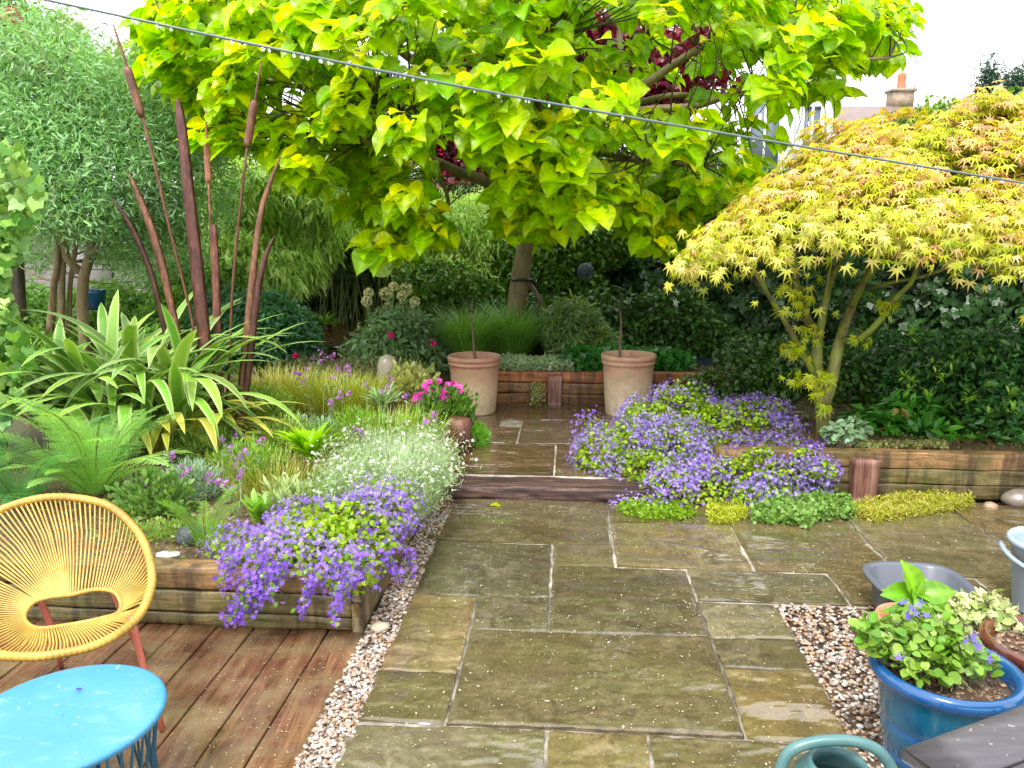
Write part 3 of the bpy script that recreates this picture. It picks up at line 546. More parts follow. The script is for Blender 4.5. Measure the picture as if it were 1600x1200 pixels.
s2 = spot((1.84, 3.08, .003), .12, .26, "beige terracotta pot behind the blue pot, under the cream variegated plant", simple("beige_terracotta", (.46, .31, .2), .55, c2=(.36, .2, .12), nsc=6))
q = G(1392, 1092, .0)+A((.03, .03, 0)); m = M(); V = []
lathe(m, [(0, .012), (.085, .012), (.1, .03), (.108, .032), (.105, .0), (0, 0)], (0, 0, 0), 48); v = np.concatenate(m.v); a = radians(62); v = np.stack([v[:, 0], v[:, 1]*cos(a)-v[:, 2]*sin(a), v[:, 1]*sin(a)+v[:, 2]*cos(a)], 1); v = np.stack([v[:, 0]*cos(.9)-v[:, 1]*sin(.9), v[:, 0]*sin(.9)+v[:, 1]*cos(.9), v[:, 2]+.10], 1); m.v = [v+q]
solo("pot_saucer", m, TER2, q, "orange terracotta saucer leaning on edge against the left of the blue pot", "saucer", smooth=True)
# washing-up bowl
def rrect(cx, cy, a, b, e, n, z):
    th = np.arange(n)*2*pi/n; c, s = np.cos(th), np.sin(th); return np.stack([cx+a*np.sign(c)*np.abs(c)**e, cy+b*np.sign(s)*np.abs(s)**e, np.full(n, z)], 1)
GPL = simple("grey_plastic", (.11, .12, .15), .3, nz=.1, nsc=3); LPL = simple("pale_blue_grey_plastic", (.34, .42, .50), .32, nz=.08, nsc=3)
q = P(1434, 922, 3.42); q[2] = .016; m = M(); pr = [(.0, .0), (.155, .0), (.172, .02), (.195, .175), (.212, .178), (.228, .172), (.230, .185), (.222, .192), (.205, .190), (.192, .18), (.165, .03), (.15, .014), (0, .012)]
V = np.concatenate([rrect(0, 0, max(a, .001), max(a*.93, .001), .62, 72, z) for a, z in pr]); V = V@A([[cos(TH), -sin(TH), 0], [sin(TH), cos(TH), 0], [0, 0, 1]])
m.add(V+q, gridf(len(pr), 72, True)); solo("washing_up_bowl", m, GPL, q, "empty dark grey square plastic bowl on the ground behind the blue pot", "bowl", smooth=True)
m = M(); V = rrect(0, 0, .17, .16, .62, 60, .045); m.add(np.vstack([V, [(0, 0, .045)]])+q, [(60, i, (i+1) % 60) for i in range(60)]); solo("water", m, simple("rain_water", (.25, .27, .27), .03), q, "shallow rain water lying in the dark grey bowl", "water", smooth=True)
q = A((2.60, 3.48, .016)); r = empty("bucket", q, "pale blue grey plastic bucket with folded handle at the right edge of the paving", "bucket")
m = M(); lathe(m, [(0, 0), (.135, 0), (.14, .01), (.175, .33), (.192, .335), (.196, .35), (.19, .362), (.176, .362), (.168, .33), (.135, .02), (0, .012)], q, 64); m.build("bucket_body", LPL, r, q, True)
m = M(); a = np.linspace(-.15*pi, 1.15*pi, 30)+pi; tube(m, q+np.stack([np.cos(a)*.205-.01, np.sin(a)*.215, .29-.05*np.sin(a-pi)], 1), .012, 8); m.build("handle", simple("grey_handle", (.26, .31, .38), .4), r, q, True)
# watering can
CAN = simple("grey_teal_plastic", (.06, .15, .16), .35, nz=.3, nsc=5, c2=(.10, .20, .20))
q = G(1310, 1262, .003)+A((0, .0, 0)); wc = P(1310, 1192, 2.0); q = A((wc[0], wc[1], .003)); r = empty("watering_can", q, "grey teal plastic watering can with arched handle at the bottom edge", "watering can"); hz = wc[2]-.003
m = M(); pr = [(0, 0), (.115, 0), (.125, .01), (.13, hz*.6), (.118, hz*.85), (.085, hz*.97), (.082, hz), (.072, hz), (.07, hz*.9), (.11, hz*.7), (.115, .02)]; lathe(m, pr, q, 60); m.build("can_body", CAN, r, q, True)
m = M(); hh = [P(1216, 1212, 2.03), P(1232, 1176, 2.03), P(1270, 1160, 2.03), P(1325, 1157, 2.02), P(1368, 1170, 2.0), P(1393, 1200, 1.99), P(1397, 1236, 1.97)]; tube(m, spline(hh, 26), .0175, 10); m.build("handle", CAN, r, q, True)
m = M(); tube(m, spline([q+A((.10, -.04, .1)), q+A((.22, -.08, .2)), q+A((.36, -.12, .36))], 10), np.linspace(.035, .016, 10), 10); m.build("spout", CAN, r, q, True)
# dark table corner, bottom right
TBL = N("dark_grey_painted_wood"); v = TBL.co((2.5, 14, 14), (0, 0, -.5)); v2 = TBL.co(); c = TBL.ramp(TBL.noise(v, 3, 6, .6), [(.3, (.045, .04, .05)), (.7, (.085, .08, .09))]); c = TBL.mix(TBL.ramp(TBL.noise(v2, 60, 2), [(.68, 0.), (.72, .6)]), c, (.3, .3, .3)); TBL.set(Base_Color=c, Roughness=.33, Normal=TBL.bump(TBL.noise(v, 3, 6), .2, .003)); TBL = TBL.m
c0 = P(1410, 1168, 1.45); e1 = P(1620, 1090, 1.62); e1[2] = c0[2]; d1 = nrm(e1-c0); d2 = A((d1[1], -d1[0], 0)); r = empty("garden_table", A((c0[0]+.3, c0[1]-.2, 0)), "corner of a dark grey painted wooden table in the bottom right corner", "table"); og = A(r.location)
for i in range(5): 
    m = M(); beam(m, (0, i*.13, -.03), (1.2, i*.13+.124, 0), 0, lambda x, y, z: c0+d1*x+d2*y+A((0, 0, z)), .0006, .1, .004); m.build("board", TBL, r, og, True)
for x, y in ((.06, .06), (1.1, .06), (.06, .55), (1.1, .55)): m = M(); box(m, (x-.03, y-.03, -c0[2]), (x+.03, y+.03, -.031), fr=lambda x, y, z: c0+d1*x+d2*y+A((0, 0, z))); m.build("leg", TBL, r, og)
# ---------------- clothes line with drops
a0, a1, am = P(-40, -24, 2.3), P(1700, 303, 2.9), P(800, 150, 2.45); ln = spline([a0-(am-a0)*.6, a0, am, a1, a1+(a1-am)*.6], 80); r = empty("clothes_line", ln[40], "thin grey clothes line hung with rain drops crossing the top of the view", "clothes line"); og = ln[40]
m = M(); tube(m, ln, .0038, 7, (.5, .55, .6)); m.build("cord", simple("grey_line", (.13, .16, .18), .35), r, og, True)
DRP = N("water_drop"); DRP.set(Base_Color=(.95, .97, 1.), Roughness=.03, IOR=1.33, Transmission_Weight=.75, Coat_Weight=1.); DRP = DRP.m
m = M(); sph(m, (0, 0, 0), (.0045, .0045, .0062)); d0 = m.build("water_drop", DRP, r, (0, 0, 0), True)
ts = np.sort(rng.uniform(18, 58, 84))
for i, t in enumerate(ts):
    d = d0 if i == 0 else d0.copy()
    if i: COL.objects.link(d); d.parent = r
    p = A([np.interp(t, np.arange(80), ln[:, j]) for j in range(3)])-og; s = random.uniform(.5, 1.15); d.location = (p[0], p[1], p[2]-.0075); d.scale = (s, s, s)
# ---------------- bench, ornament
q = G(1100, 640, .115)+A((.1, .6, 0)); MET = simple("dark_teal_metal", (.012, .035, .05), .35); r = empty("garden_bench", q, "low dark teal metal cold frame bench standing against the ivy behind the purple flowers", "bench")
X0, X1 = P(1042, 600, q[1])[0], P(1160, 600, q[1])[0]; Y0, Y1 = q[1], q[1]+.5; zt = P(1100, 597, q[1])[2]
for x in (X0, X1):
    for y in (Y0, Y1): m = M(); box(m, (x-.02, y-.02, q[2]), (x+.02, y+.02, zt-.02 if y == Y0 else zt+.17)); m.build("leg", MET, r, q)
m = M(); box(m, (X0+.021, Y0-.018, zt-.14), (X1-.021, Y0+.018, zt-.1)); box(m, (X0+.021, Y1-.018, zt-.14), (X1-.021, Y1+.018, zt-.1)); m.build("rail", MET, r, q)
m = M(); box(m, (X0-.03, Y0-.05, zt-.019), (X1+.03, Y1+.02, zt+.005), fr=lambda x, y, z: (x, y, z+max(0, y-Y0-.02)*.36)); m.build("seat", MET, r, q)
spot((X0+.22, Y0+.2, .115), .14, .26, "orange terracotta pot standing under the dark metal bench"); 
# wire ball ornament on the ivy
q = P(915, 425, 9.2); m = M(); r0 = .10
for i in range(34):
    ax = nrm(rng.normal(size=3)); u = nrm(np.cross(ax, (0, 0, 1.))); w = np.cross(ax, u); a = np.linspace(0, 2*pi, 19); tube(m, q+r0*(np.cos(a)[:, None]*u+np.sin(a)[:, None]*w)*A((1, .8, 1)), .0035, 4, cap=False)
solo("wire_ball", m, simple("grey_wire", (.10, .12, .15), .4, metal=.5), q, "round dark grey wire ball hanging in the ivy right of the golden tree trunk", "ornament")
# ---------------- stones, shell, log
def rock(q, r, col, label, name="stone", cat="stone", mat=PEB):
    m = M(); v, f = ICO; V = []; F2 = []
    V = v.copy(); 
    D = {}; vv = [tuple(a) for a in v]; nf = []
    for a, b, c in f:
        ids = []
        for s, t in ((a, b), (b, c), (c, a)):
            k = (min(s, t), max(s, t))
            if k not in D: vv.append(tuple(nrm(A(vv[s])+A(vv[t])))); D[k] = len(vv)-1
            ids.append(D[k])
        x, y, z = ids; nf += [(a, x, z), (b, y, x), (c, z, y), (x, y, z)]
    V = A(vv); V = V*(1+.13*fb(V[:, 0], V[:, 1], V[:, 2], 1.6, q[0]*9))[:, None]; m.add(V*A(r)+A(q), nf, col); solo(name, m, mat, q, label, cat, smooth=True)
rock(G(1583, 785, .03)+A((.05, 0, .02)), (.12, .08, .07), (.2, .17, .14), "large smooth grey brown boulder lying against the right sleeper wall")
rock(G(1548, 791, .02), (.05, .035, .03), (.38, .27, .18), "small tan stone beside the grey boulder at the right sleeper wall")
rock(G(594, 980, .02), (.045, .03, .022), (.58, .5, .36), "cream flat stone on the pebble strip at the corner of the left bed")
rock(G(300, 836, .30), (.085, .07, .06), (.07, .08, .10), "dark grey rounded stone on the left bed beside the small fern")
rock(G(262, 866, .295), (.06, .035, .012), (.62, .58, .5), "pale oyster shell lying at the edge of the left bed behind the chair", "shell", "shell")
rock(G(498, 812, .29), (.11, .09, .05), (.35, .33, .31), "pale grey stone behind the purple trailing flowers in the left bed")
rock(G(1245, 650, .36), (.12, .09, .05), (.12, .06, .04), "low reddish brown stone beside the foot of the yellow maple")
q = P(606, 590, 7.4); m = M(); q[2] = .27; h = P(606, 553, 7.4)[2]-.27; lathe(m, [(0, 0), (.085, 0), (.10, h*.35), (.095, h*.75), (.07, h*.93), (0, h)], q, 24, (.36, .32, .24), .05); solo("stone_ornament", m, PEB, q, "rounded beige standing stone in the middle of the left bed", "ornament", smooth=True)
q = W(-.86, 5.95, .112); m = M(); tube(m, [q+A((0, 0, -.02)), q+A((0, 0, .2)), q+A((.0, 0, .27))], [.10, .095, .09], 20, (.62, .55, .48)); solo("log", m, OLDV, q, "short upright log post edging the left bed beside the pink flowers", "log", smooth=True)
# ---------------- boardwalk, shed, fences, houses
m = M(); a = P(448, 530, 9.8); 
for i in range(5): beam(m, (-2.95, 9.75+i*.30, .40), (-1.55, 10.04+i*.30, .46), 0, None, .003, .1, .006)
beam(m, (-2.95, 9.70, .27), (-1.55, 9.746, .395), 0, None, .003, .1, .006); bw = solo("boardwalk", m, wood("wet_boardwalk", (.05, .03, .022), (.13, .085, .06), (.24, .16, .12), rough=.4), (-2.2, 10, .3), "low dark wooden platform in front of the bamboo at the back of the left bed", "platform", smooth=True)
m = M(); n = 900; p = np.stack([rng.uniform(-3, -1.5, n), rng.uniform(9.9, 11.8, n), np.full(n, .475)], 1); scat(m, LANCE, p, nrm(rng.normal(size=(n, 3))*A((1, 1, .1))), (0, 0, 1), rng.uniform(.04, .09, n), mixc(n, (.35, .2, .08), (.2, .1, .05), (.45, .3, .12))); solo("leaf_litter", m, LEAF, (-2.2, 10.8, .46), "brown fallen bamboo leaves lying on the wooden platform", "leaf litter", kind="stuff")
m = M(); q = (-6.2, 11.5, .25); r = empty("garden_shed", q, "grey painted timber shed half hidden behind the grey green tree", "shed")
for i in range(14): m = M() if i == 0 else m; beam(m, (-7.9, 11.48, .25+i*.135), (-5.0, 11.5, .25+i*.135+.131), 0, None, .002, .3, .004)
m.build("wall", GREYW, r, q, True); m = M(); box(m, (-4.998, 11.45, .25), (-4.94, 13.2, 2.14)); m.build("side_wall", GREYW, r, q)
m = M(); box(m, (-6.6, 11.43, .25), (-5.9, 11.478, 2.05)); m.build("door", simple("grey_shed_door", (.25, .24, .23), .6, nz=.2), r, q)
SL = simple("pale_slate_roof", (.34, .37, .42), .4, c2=(.45, .48, .52), nsc=5); m = M()
m.add([(-8.2, 11.2, 2.15), (-3.2, 11.2, 2.15), (-3.2, 13.4, 2.7), (-8.2, 13.4, 2.7), (-8.2, 11.2, 2.08), (-3.2, 11.2, 2.08), (-3.2, 13.4, 2.63), (-8.2, 13.4, 2.63)], quads([(0, 1, 2, 3), (4, 7, 6, 5), (0, 4, 5, 1), (1, 5, 6, 2), (2, 6, 7, 3), (3, 7, 4, 0)])); m.build("roof", SL, r, q)
def fence(p0, p1, z0, z1, mat, pm, label, nb):
    p0 = A((*p0, 0.)); p1 = A((*p1, 0.)); L = np.linalg.norm(p1-p0); d = (p1-p0)/L; nn = A((-d[1], d[0], 0)); fr = lambda x, y, z: p0+d*x+nn*y+A((0, 0, z)); og = (p0+p1)/2+A((0, 0, z0)); r = empty("garden_fence", og, label, "fence"); m = M()
    w = L/nb
    for i in range(nb): box(m, (i*w+.004, -.01+(.008 if i % 2 else 0), z0), ((i+1)*w-.004, .01+(.008 if i % 2 else 0), z1+rng.uniform(-.01, .01)), fr=fr)
    m.build("board_panel", mat, r, og)
    for x in np.arange(0, L+.01, L/max(1, round(L/1.9))): m = M(); box(m, (x-.045, -.1, z0), (x+.045, -.012, z1+.05), fr=fr); m.build("post", pm, r, og)
    m = M(); box(m, (0.05, -.06, z1-.25), (L-.05, -.0135, z1-.17), fr=fr); m.build("rail", mat, r, og)
fence((-4.9, 12.4), (1.2, 12.9), .25, 2.0, BROWNF, BROWNF, "brown board fence behind the bamboo at the back left of the garden", 46)
fence((.9, 12.4), (5.9, 6.6), .3, 2.15, DARKF, DARKF, "dark ivy covered board fence along the right side of the garden", 56)
fence((5.9, 6.6), (6.4, 1.), .0, 2.1, DARKF, DARKF, "dark board fence beyond the right edge of the paving", 40)
fence((-9.2, 13.), (-8.4, 2.), .2, 2.0, BROWNF, BROWNF, "brown board fence along the left side of the garden", 70)
WHT = simple("white_render", (.74, .75, .78), .6, nz=.06, nsc=2); WIN = simple("window_glass", (.12, .15, .18), .08)
def house(q, w, d, h, label, roofh=1.6, wins=(), roofm=None, eave=.3, ribs=()):
    x, y, z = q; r = empty("house", q, label, "house"); m = M(); box(m, (x, y, 0), (x+w, y+d, h)); m.build("wall", WHT, r, q)
    m = M(); e = eave; v = [(x-e, y-e, h+.002), (x+w+e, y-e, h+.002), (x+w+e, y+d+e, h+.002), (x-e, y+d+e, h+.002), (x-e, y+d/2, h+roofh), (x+w+e, y+d/2, h+roofh)]
    m.add(v, [(0, 1, 5), (0, 5, 4), (2, 3, 4), (2, 4, 5), (0, 4, 3), (1, 2, 5), (0, 3, 2), (0, 2, 1)]); rf = m.build("roof", roofm or SL, r, q)
    for (wx, wz, ww, wh) in wins:
        m = M(); 
        for (a, b, c_, d_) in ((wx-.06, wz-.06, wx+ww+.06, wz), (wx-.06, wz+wh, wx+ww+.06, wz+wh+.06), (wx-.06, wz, wx, wz+wh), (wx+ww, wz, wx+ww+.06, wz+wh), (wx+ww/2-.025, wz, wx+ww/2+.025, wz+wh)): box(m, (x+a, y-.09, b), (x+c_, y-.002, d_))
        f = m.build("window", WHT, r, q); m = M(); box(m, (x+wx, y-.03, wz), (x+wx+ww, y-.01, wz+wh)); g = m.build("pane", WIN, f, q)
    for (a, b, c_, dd) in ribs: m = M(); box(m, (x+a, y-dd, b), (x+a+c_, y-.001, h-.05)); m.build("pilaster", WHT, r, q)
    return r, rf
xe = P(1306, 200, 22)[0]; xw = P(1120, 200, 22)[0]
house((xw, 22, 0), xe-xw, 8, 7.4, "white rendered house with tall windows seen between the golden tree and the maple", 1.8, [(.9, 3.4, .8, 2.2), (2.35, 3.5, .45, 1.8)], ribs=[(1.95, 2.2, .14, .12), (2.15, 2.2, .07, .06), (2.98, 2.4, .12, .12)])
TILE = N("roof_tile"); v = TILE.co((3.2, 9, 9)); bk = TILE.new("TexBrick", Scale=1.); TILE.l(v, bk.inputs['Vector']); bk.inputs['Color1'].default_value = (.17, .11, .105, 1); bk.inputs['Color2'].default_value = (.24, .17, .16, 1); bk.inputs['Mortar'].default_value = (.07, .05, .05, 1); TILE.set(Base_Color=TILE.mix(.3, bk.outputs[0], (.25, .21, .2)), Roughness=.6); TILE = TILE.m
def chimney(parent, q, w, h, og, bc, pots, potc):
    m = M(); x, y, z = q; box(m, (x-w/2, y-w/3, z), (x+w/2, y+w/3, z+h)); box(m, (x-w*.58, y-w*.4, z+h), (x+w*.58, y+w*.4, z+h+.12)); c = m.build("chimney", bc, parent, og)
    for i in range(pots): m = M(); lathe(m, [(w*.22, 0), (w*.17, .35), (w*.2, .5), (w*.2, .62), (w*.15, .7), (0, .7)], (x+(i-(pots-1)/2)*w*.5, y, z+h+.12), 16); m.build("chimney_pot", potc, c, og, True)
STK = simple("stained_render", (.22, .15, .10), .8, c2=(.36, .28, .2), nsc=4); BRK = simple("orange_brick", (.42, .13, .06), .7, c2=(.5, .2, .1), nsc=8)
ax, bx = P(1306, 190, 34)[0], P(1500, 190, 34)[0]; zr = P(1400, 166, 36)[2]
r, rf = house((ax-1, 34, 0), bx-ax+2, 4, zr-1.35, "terraced house with a purple brown tiled roof and stained chimney beyond the maple", 1.35, roofm=TILE)
og = A(r.location); q = P(1412, 148, 36); chimney(rf, (q[0], 36.3, q[2]-.6), .95, .75, og, STK, 1, BRK)
AER = simple("aerial_metal", (.3, .32, .35), .4, metal=.6)
def aerial(q, h, label):
    m = M(); q = A(q, float); tube(m, [q, q+A((0, 0, h))], .022, 5); tube(m, [q+A((-.35, 0, h*.95)), q+A((.35, 0, h*1.0))], .014, 4)
    for k in range(6): tube(m, [q+A((-.3+.11*k, -.2, h*.96+.01*k)), q+A((-.3+.11*k, .2, h*.96+.01*k))], .01, 4)
    solo("tv_aerial", m, AER, q, label, "aerial")
q = P(1432, 140, 36); aerial((q[0], 36.2, q[2]-.5), 1.9, "thin television aerial mast beside the stained chimney")
q = P(1573, 165, 30); r, rf = house((q[0]-2.5, 30, 0), 9, 5, q[2]-1.2, "house with a bright orange brick chimney at the right edge", 1.3, roofm=TILE); chimney(rf, (q[0], 32, q[2]-.2), .55, .5, A(r.location), BRK, 1, BRK)
q = P(1594, 130, 30); aerial((q[0], 32, q[2]-.6), 2.1, "television aerial above the orange brick chimney at the right edge")
house((-11.5, 26, 0), 7.5, 6, 6.9, "pale house glimpsed through the left of the golden tree", 1.5, [(1.2, 3.6, 1.2, 1.4), (4.5, 3.6, 1.2, 1.4)])
m = M()
for a, b in (((1150, 105, 34), (1640, 55, 20)), ((1150, 118, 34), (1640, 60, 20)), ((1370, 148, 36), (1640, 75, 22)), ((1480, 160, 34), (1640, 110, 24)), ((1440, 150, 36), (1640, 88, 24))):
    p, q = P(*a), P(*b); k = np.linspace(0, 1, 12)[:, None]; tube(m, p+(q-p)*k-A((0, 0, 1.))*.5*4*k*(1-k)*.5, .012, 3)
solo("telephone_wire", m, simple("wire_black", (.2, .2, .22), .6), P(1400, 100, 30), "thin telephone wires fanning across the white sky at the top right", "wire")
# =====================  PLANTS  =====================
UP = A((0, 0, 1.))
def crown_leaves(m, pos, out, T, s, col, up=.6, outw=.8, jit=.5, droop=.4, tipcol=None):
    n = len(pos); nor = nrm(UP*up+out*outw+rng.normal(0, jit, (n, 3)))
    ax = nrm(out*A((1, 1, .2))-UP*droop+rng.normal(0, jit+.15, (n, 3))); scat(m, T, pos, ax, nor, s, col, tipcol)
def twig(m, a, b, r0, r1, n=6, sag=.05, seg=4, wob=.04):
    L = np.linalg.norm(b-a); mid = (a+b)/2+rng.normal(0, wob, 3)*L+A((0, 0, sag*L)); tube(m, spline([a, mid, b], n), np.linspace(r0, r1, n), seg, cap=False)
def inside(px, py, poly):
    c = False; n = len(poly)
    for i in range(n):
        x0, y0 = poly[i]; x1, y1 = poly[(i+1) % n]
        if (y0 > py) != (y1 > py) and px < (x1-x0)*(py-y0)/(y1-y0)+x0: c = not c
    return c
# ---------------- golden catalpa
b = P(800, 545, 9.3); b[2] = .42; og = b.copy(); t = empty("golden_tree", b, "golden catalpa tree with large heart shaped lime leaves behind the terracotta pots", "tree")
m = M(); trunk = spline([b, P(806, 490, 9.25), P(815, 420, 9.15), P(824, 372, 9.1), P(812, 330, 9.05), P(800, 290, 9.0)], 20); tube(m, trunk, np.linspace(.115, .10, 20)*(1+.05*np.sin(np.arange(20)*1.3)), 12); 
top = trunk[-1]; limbs = []
def limb(pts, r0, r1):
    p = spline(pts, 18); tube(m, p, np.linspace(r0, r1, 18), 8); limbs.append((p, np.linspace(r0, r1, 18)))
limb([P(812, 330, 9.05), P(760, 285, 8.7), P(720, 270, 8.3), P(675, 250, 7.9), P(600, 235, 7.5), P(520, 190, 7.2)], .075, .02)
limb([top, P(770, 230, 9.0), P(720, 150, 9.0), P(640, 90, 8.8), P(560, 30, 8.6), P(450, -40, 8.4)], .085, .025)
limb([top, P(850, 220, 8.7), P(950, 160, 8.3), P(1010, 130, 8.1), P(1085, 80, 7.9), P(1200, 20, 7.6)], .085, .025)
limb([P(850, 220, 8.7), P(970, 145, 8.6), P(968, 60, 8.8), P(970, -40, 9.)], .05, .02)
limb([P(905, 190, 8.5), P(1010, 172, 8.1), P(1090, 165, 7.8), P(1185, 130, 7.5), P(1290, 100, 7.3), P(1390, 90, 7.2)], .05, .014)
limb([P(905, 190, 8.5), P(1040, 150, 8.3), P(1150, 150, 8.5), P(1230, 110, 8.6)], .035, .014)
limb([P(812, 330, 9.05), P(860, 270, 8.3), P(920, 240, 7.6), P(1000, 250, 7.0), P(1100, 260, 6.8)], .05, .014)
limb([P(812, 330, 9.05), P(780, 270, 8.3), P(740, 230, 7.6), P(700, 200, 7.), P(600, 170, 6.7)], .05, .014)
limb([P(720, 150, 9.0), P(560, 140, 8.7), P(430, 130, 8.4), P(340, 100, 8.2)], .045, .014)
limb([P(675, 250, 7.9), P(700, 320, 7.9), P(650, 345, 7.7), P(600, 330, 7.4)], .025, .008)
limb([top, P(805, 180, 9.1), P(815, 60, 9.3), P(800, -60, 9.4), P(790, -120, 9.45)], .07, .03)
limb([P(860, 270, 8.3), P(850, 200, 7.6), P(830, 120, 7.0), P(850, 60, 6.8)], .04, .014)
limb([P(920, 240, 7.6), P(980, 310, 7.3), P(1040, 330, 7.2)], .025, .01)
m.build("trunk", BARKS, t, og, True)
m = M(); q = P(816, 437, 9.1); th = np.linspace(0, 2*pi, 20); tube(m, q+np.stack([np.cos(th)*.118, np.sin(th)*.118, 0*th], 1)-A((0, -.02, 0)), .02, 6, cap=False); m.build("tree_tie", simple("black_rubber", (.015, .015, .018), .5), t, og, True)
poly = [(265, -150), (215, 30), (235, 110), (300, 150), (330, 215), (400, 235), (470, 265), (505, 320), (560, 350), (590, 395), (655, 405), (700, 370), (690, 335), (740, 330), (800, 350), (830, 375), (885, 375), (905, 330), (980, 335), (1005, 385), (1050, 400), (1075, 345), (1130, 320), (1180, 300), (1190, 255), (1240, 235), (1262, 170), (1300, 140), (1330, 100), (1370, 105), (1415, 45), (1435, 5), (1350, -30), (1300, -150)]
holes = [((430, 130), 38, .9), ((480, 170), 20, .8), ((600, 90), 34, .85), ((650, 80), 20, .8), ((700, 275), 62, .92), ((745, 315), 45, .9), ((1030, 105), 75, .8), ((940, 40), 42, .75), ((1120, 150), 45, .7), ((1235, 205), 48, .9), ((1160, 180), 40, .8), ((1100, 250), 22, .6), ((520, 135), 20, .7), ((600, 155), 18, .6), ((740, 100), 30, .7), ((845, 150), 26, .6), ((560, 300), 20, .5), ((970, 195), 26, .6), ((1270, 270), 25, .9)]
cl_ = []
while len(cl_) < 980:
    px, py = rng.uniform(205, 1450), rng.uniform(-150, 405)
    if not inside(px, py, poly): continue
    if any((px-h[0][0])**2+(py-h[0][1])**2 < (h[1]+6)**2 and rng.random() < h[2] for h in holes): continue
    fx = (px-830)/620; fr_ = sqrt(max(0, 1-fx*fx)); Y = rng.uniform(-1, 1)*(.35+1.75*fr_)+8.0-.3*fr_
    low = np.clip((py-150)/250, 0, 1); Y = Y*(1-low*.6)+(6.9+.6*abs(fx)*2)*low*.6
    if py < 0 and rng.random() < .45: continue
    cl_.append((px, py, Y))
LP = np.concatenate([l[0] for l in limbs]); LR = np.concatenate([l[1] for l in limbs])
m = M(); mt = M(); YG = A([(.42, .56, .03), (.30, .47, .025), (.20, .38, .02), (.60, .66, .045)])
for px, py, Y in cl_:
    c = P(px, py, Y); d = np.linalg.norm(LP-c, axis=1)+.0*LR; i = int(np.argsort(d+np.where(LP[:, 2] > c[2]+.4, .5, 0)+rng.random(len(d))*.45)[0])
    if d[i] < 1.7: twig(mt, LP[i], c, min(.009, LR[i]*.7), .0028, 8, rng.uniform(-.12, .2), 4, .14)
    rad = nrm((c-A((0, 8.3, c[2]-.4)))[None])[0]; n = rng.integers(6, 12)
    shade = np.clip((8.6-Y)/2.2, 0, 1)            # outer (sunlit side) shoots carry more of the golden young leaves
    for L_, cnt, sz, cc in ((0, n, (.11, .215), None), (1, rng.integers(2, 7), (.09, .155), 1)):
        a = rng.random(cnt)*6.283; o = np.stack([np.cos(a), np.sin(a), 0*a], 1); o = nrm(o+rad*.55)
        ps = c+o*rng.uniform(.04, .17, (cnt, 1))*(1 if L_ == 0 else .5)+A((0, 0, 1))*rng.uniform(-.10, .04, (cnt, 1))+(A((0, 0, .07)) if L_ else 0)
        ax = nrm(o*rng.uniform(.4, 1., (cnt, 1))-UP*rng.uniform(-.05, .85, (cnt, 1))*(1 if L_ == 0 else .5)+A((0, -.25, 0))); nor = nrm(UP*rng.uniform(.15, .85, (cnt, 1))+o*.75+rad*.35+A((0, -.45, 0))+rng.normal(0, .25, (cnt, 3)))
        if cc: col = mixc(cnt, (.82, .80, .035), (.70, .76, .03), (.84, .76, .09))
        else: col = mixc(cnt, (.44, .62, .03), (.32, .54, .025), (.17, .36, .02), (.56, .68, .035))
        if cc and rng.random() > .45+.6*shade: continue
        scat(m, HEARTS[rng.integers(0, 4)], ps, ax, nor, rng.uniform(sz[0], sz[1], cnt)*rng.uniform(.75, 1.15), col)
        for k in range(cnt): tube(mt, [c, ps[k]], .002, 3, cap=False)
cr_ = m.build("crown", BIG, t, og, True); mt.build("twigs", BARKD, t, og, True)
# bean pods and stake
for px in (1253, 1262, 1288, 1303, 1197): m = M(); q = P(px, 150, 7.4); tube(m, [q, q+A((.02, 0, -.16)), q+A((rng.normal(0, .04), 0, -.33))], .004, 4); m.build("seed_pod", BARKD, t, og)
q0 = P(858, 505, 9.0); m = M(); tube(m, [q0+A((.05, 0, -.35)), P(845, 470, 9.05), P(823, 437, 9.1)], .03, 8); solo("tree_stake", m, BROWNF, q0, "slanting wooden stake propping the trunk of the golden tree", "stake")
q = P(838, 490, 9.7); m = M(); lathe(m, [(0, -.3), (.1, -.3), (.14, .0), (.155, .0), (.155, .05), (.14, .05), (.12, .02), (0, .0)], q, 24); solo("flower_pot", m, TER2, q, "terracotta pot half hidden behind the slanting stake of the golden tree", "pot", smooth=True)
# ---------------- yellow japanese maple
b = G(1288, 676, .31); og = b.copy(); t = empty("japanese_maple", b, "yellow leaved japanese maple with mossy green forked stems in the right raised bed", "tree"); m = M(); limbs = []
YB = b[1]; D = YB
limb([b-A((0, 0, .05)), P(1286, 640, D), P(1280, 610, D), P(1276, 575, D)], .062, .05)
limb([P(1276, 580, D), P(1276, 530, D), P(1262, 500, D-.1), P(1245, 450, D-.3), P(1240, 400, D-.5), P(1232, 370, D-.55)], .046, .013)
limb([P(1282, 600, D), P(1278, 545, D+.02), P(1290, 470, D), P(1302, 430, D+.1), P(1322, 390, D+.2), P(1330, 330, D+.3)], .038, .014)
limb([P(1284, 640, D), P(1300, 590, D-.05), P(1310, 540, D-.05), P(1330, 480, D+.1), P(1355, 430, D+.25), P(1372, 380, D+.4), P(1370, 300, D+.4)], .056, .014)
limb([P(1330, 480, D+.1), P(1345, 450, D-.1), P(1365, 420, D-.3), P(1380, 385, D-.4), P(1410, 350, D-.6)], .03, .012)
limb([P(1315, 532, D-.05), P(1345, 528, D-.2), P(1375, 500, D-.3), P(1400, 465, D-.4), P(1425, 440, D-.5), P(1440, 400, D-.6), P(1480, 370, D-.6)], .028, .012)
limb([P(1275, 590, D), P(1250, 545, D-.1), P(1225, 500, D-.3), P(1200, 460, D-.5), P(1185, 430, D-.6), P(1160, 400, D-.6)], .026, .008)
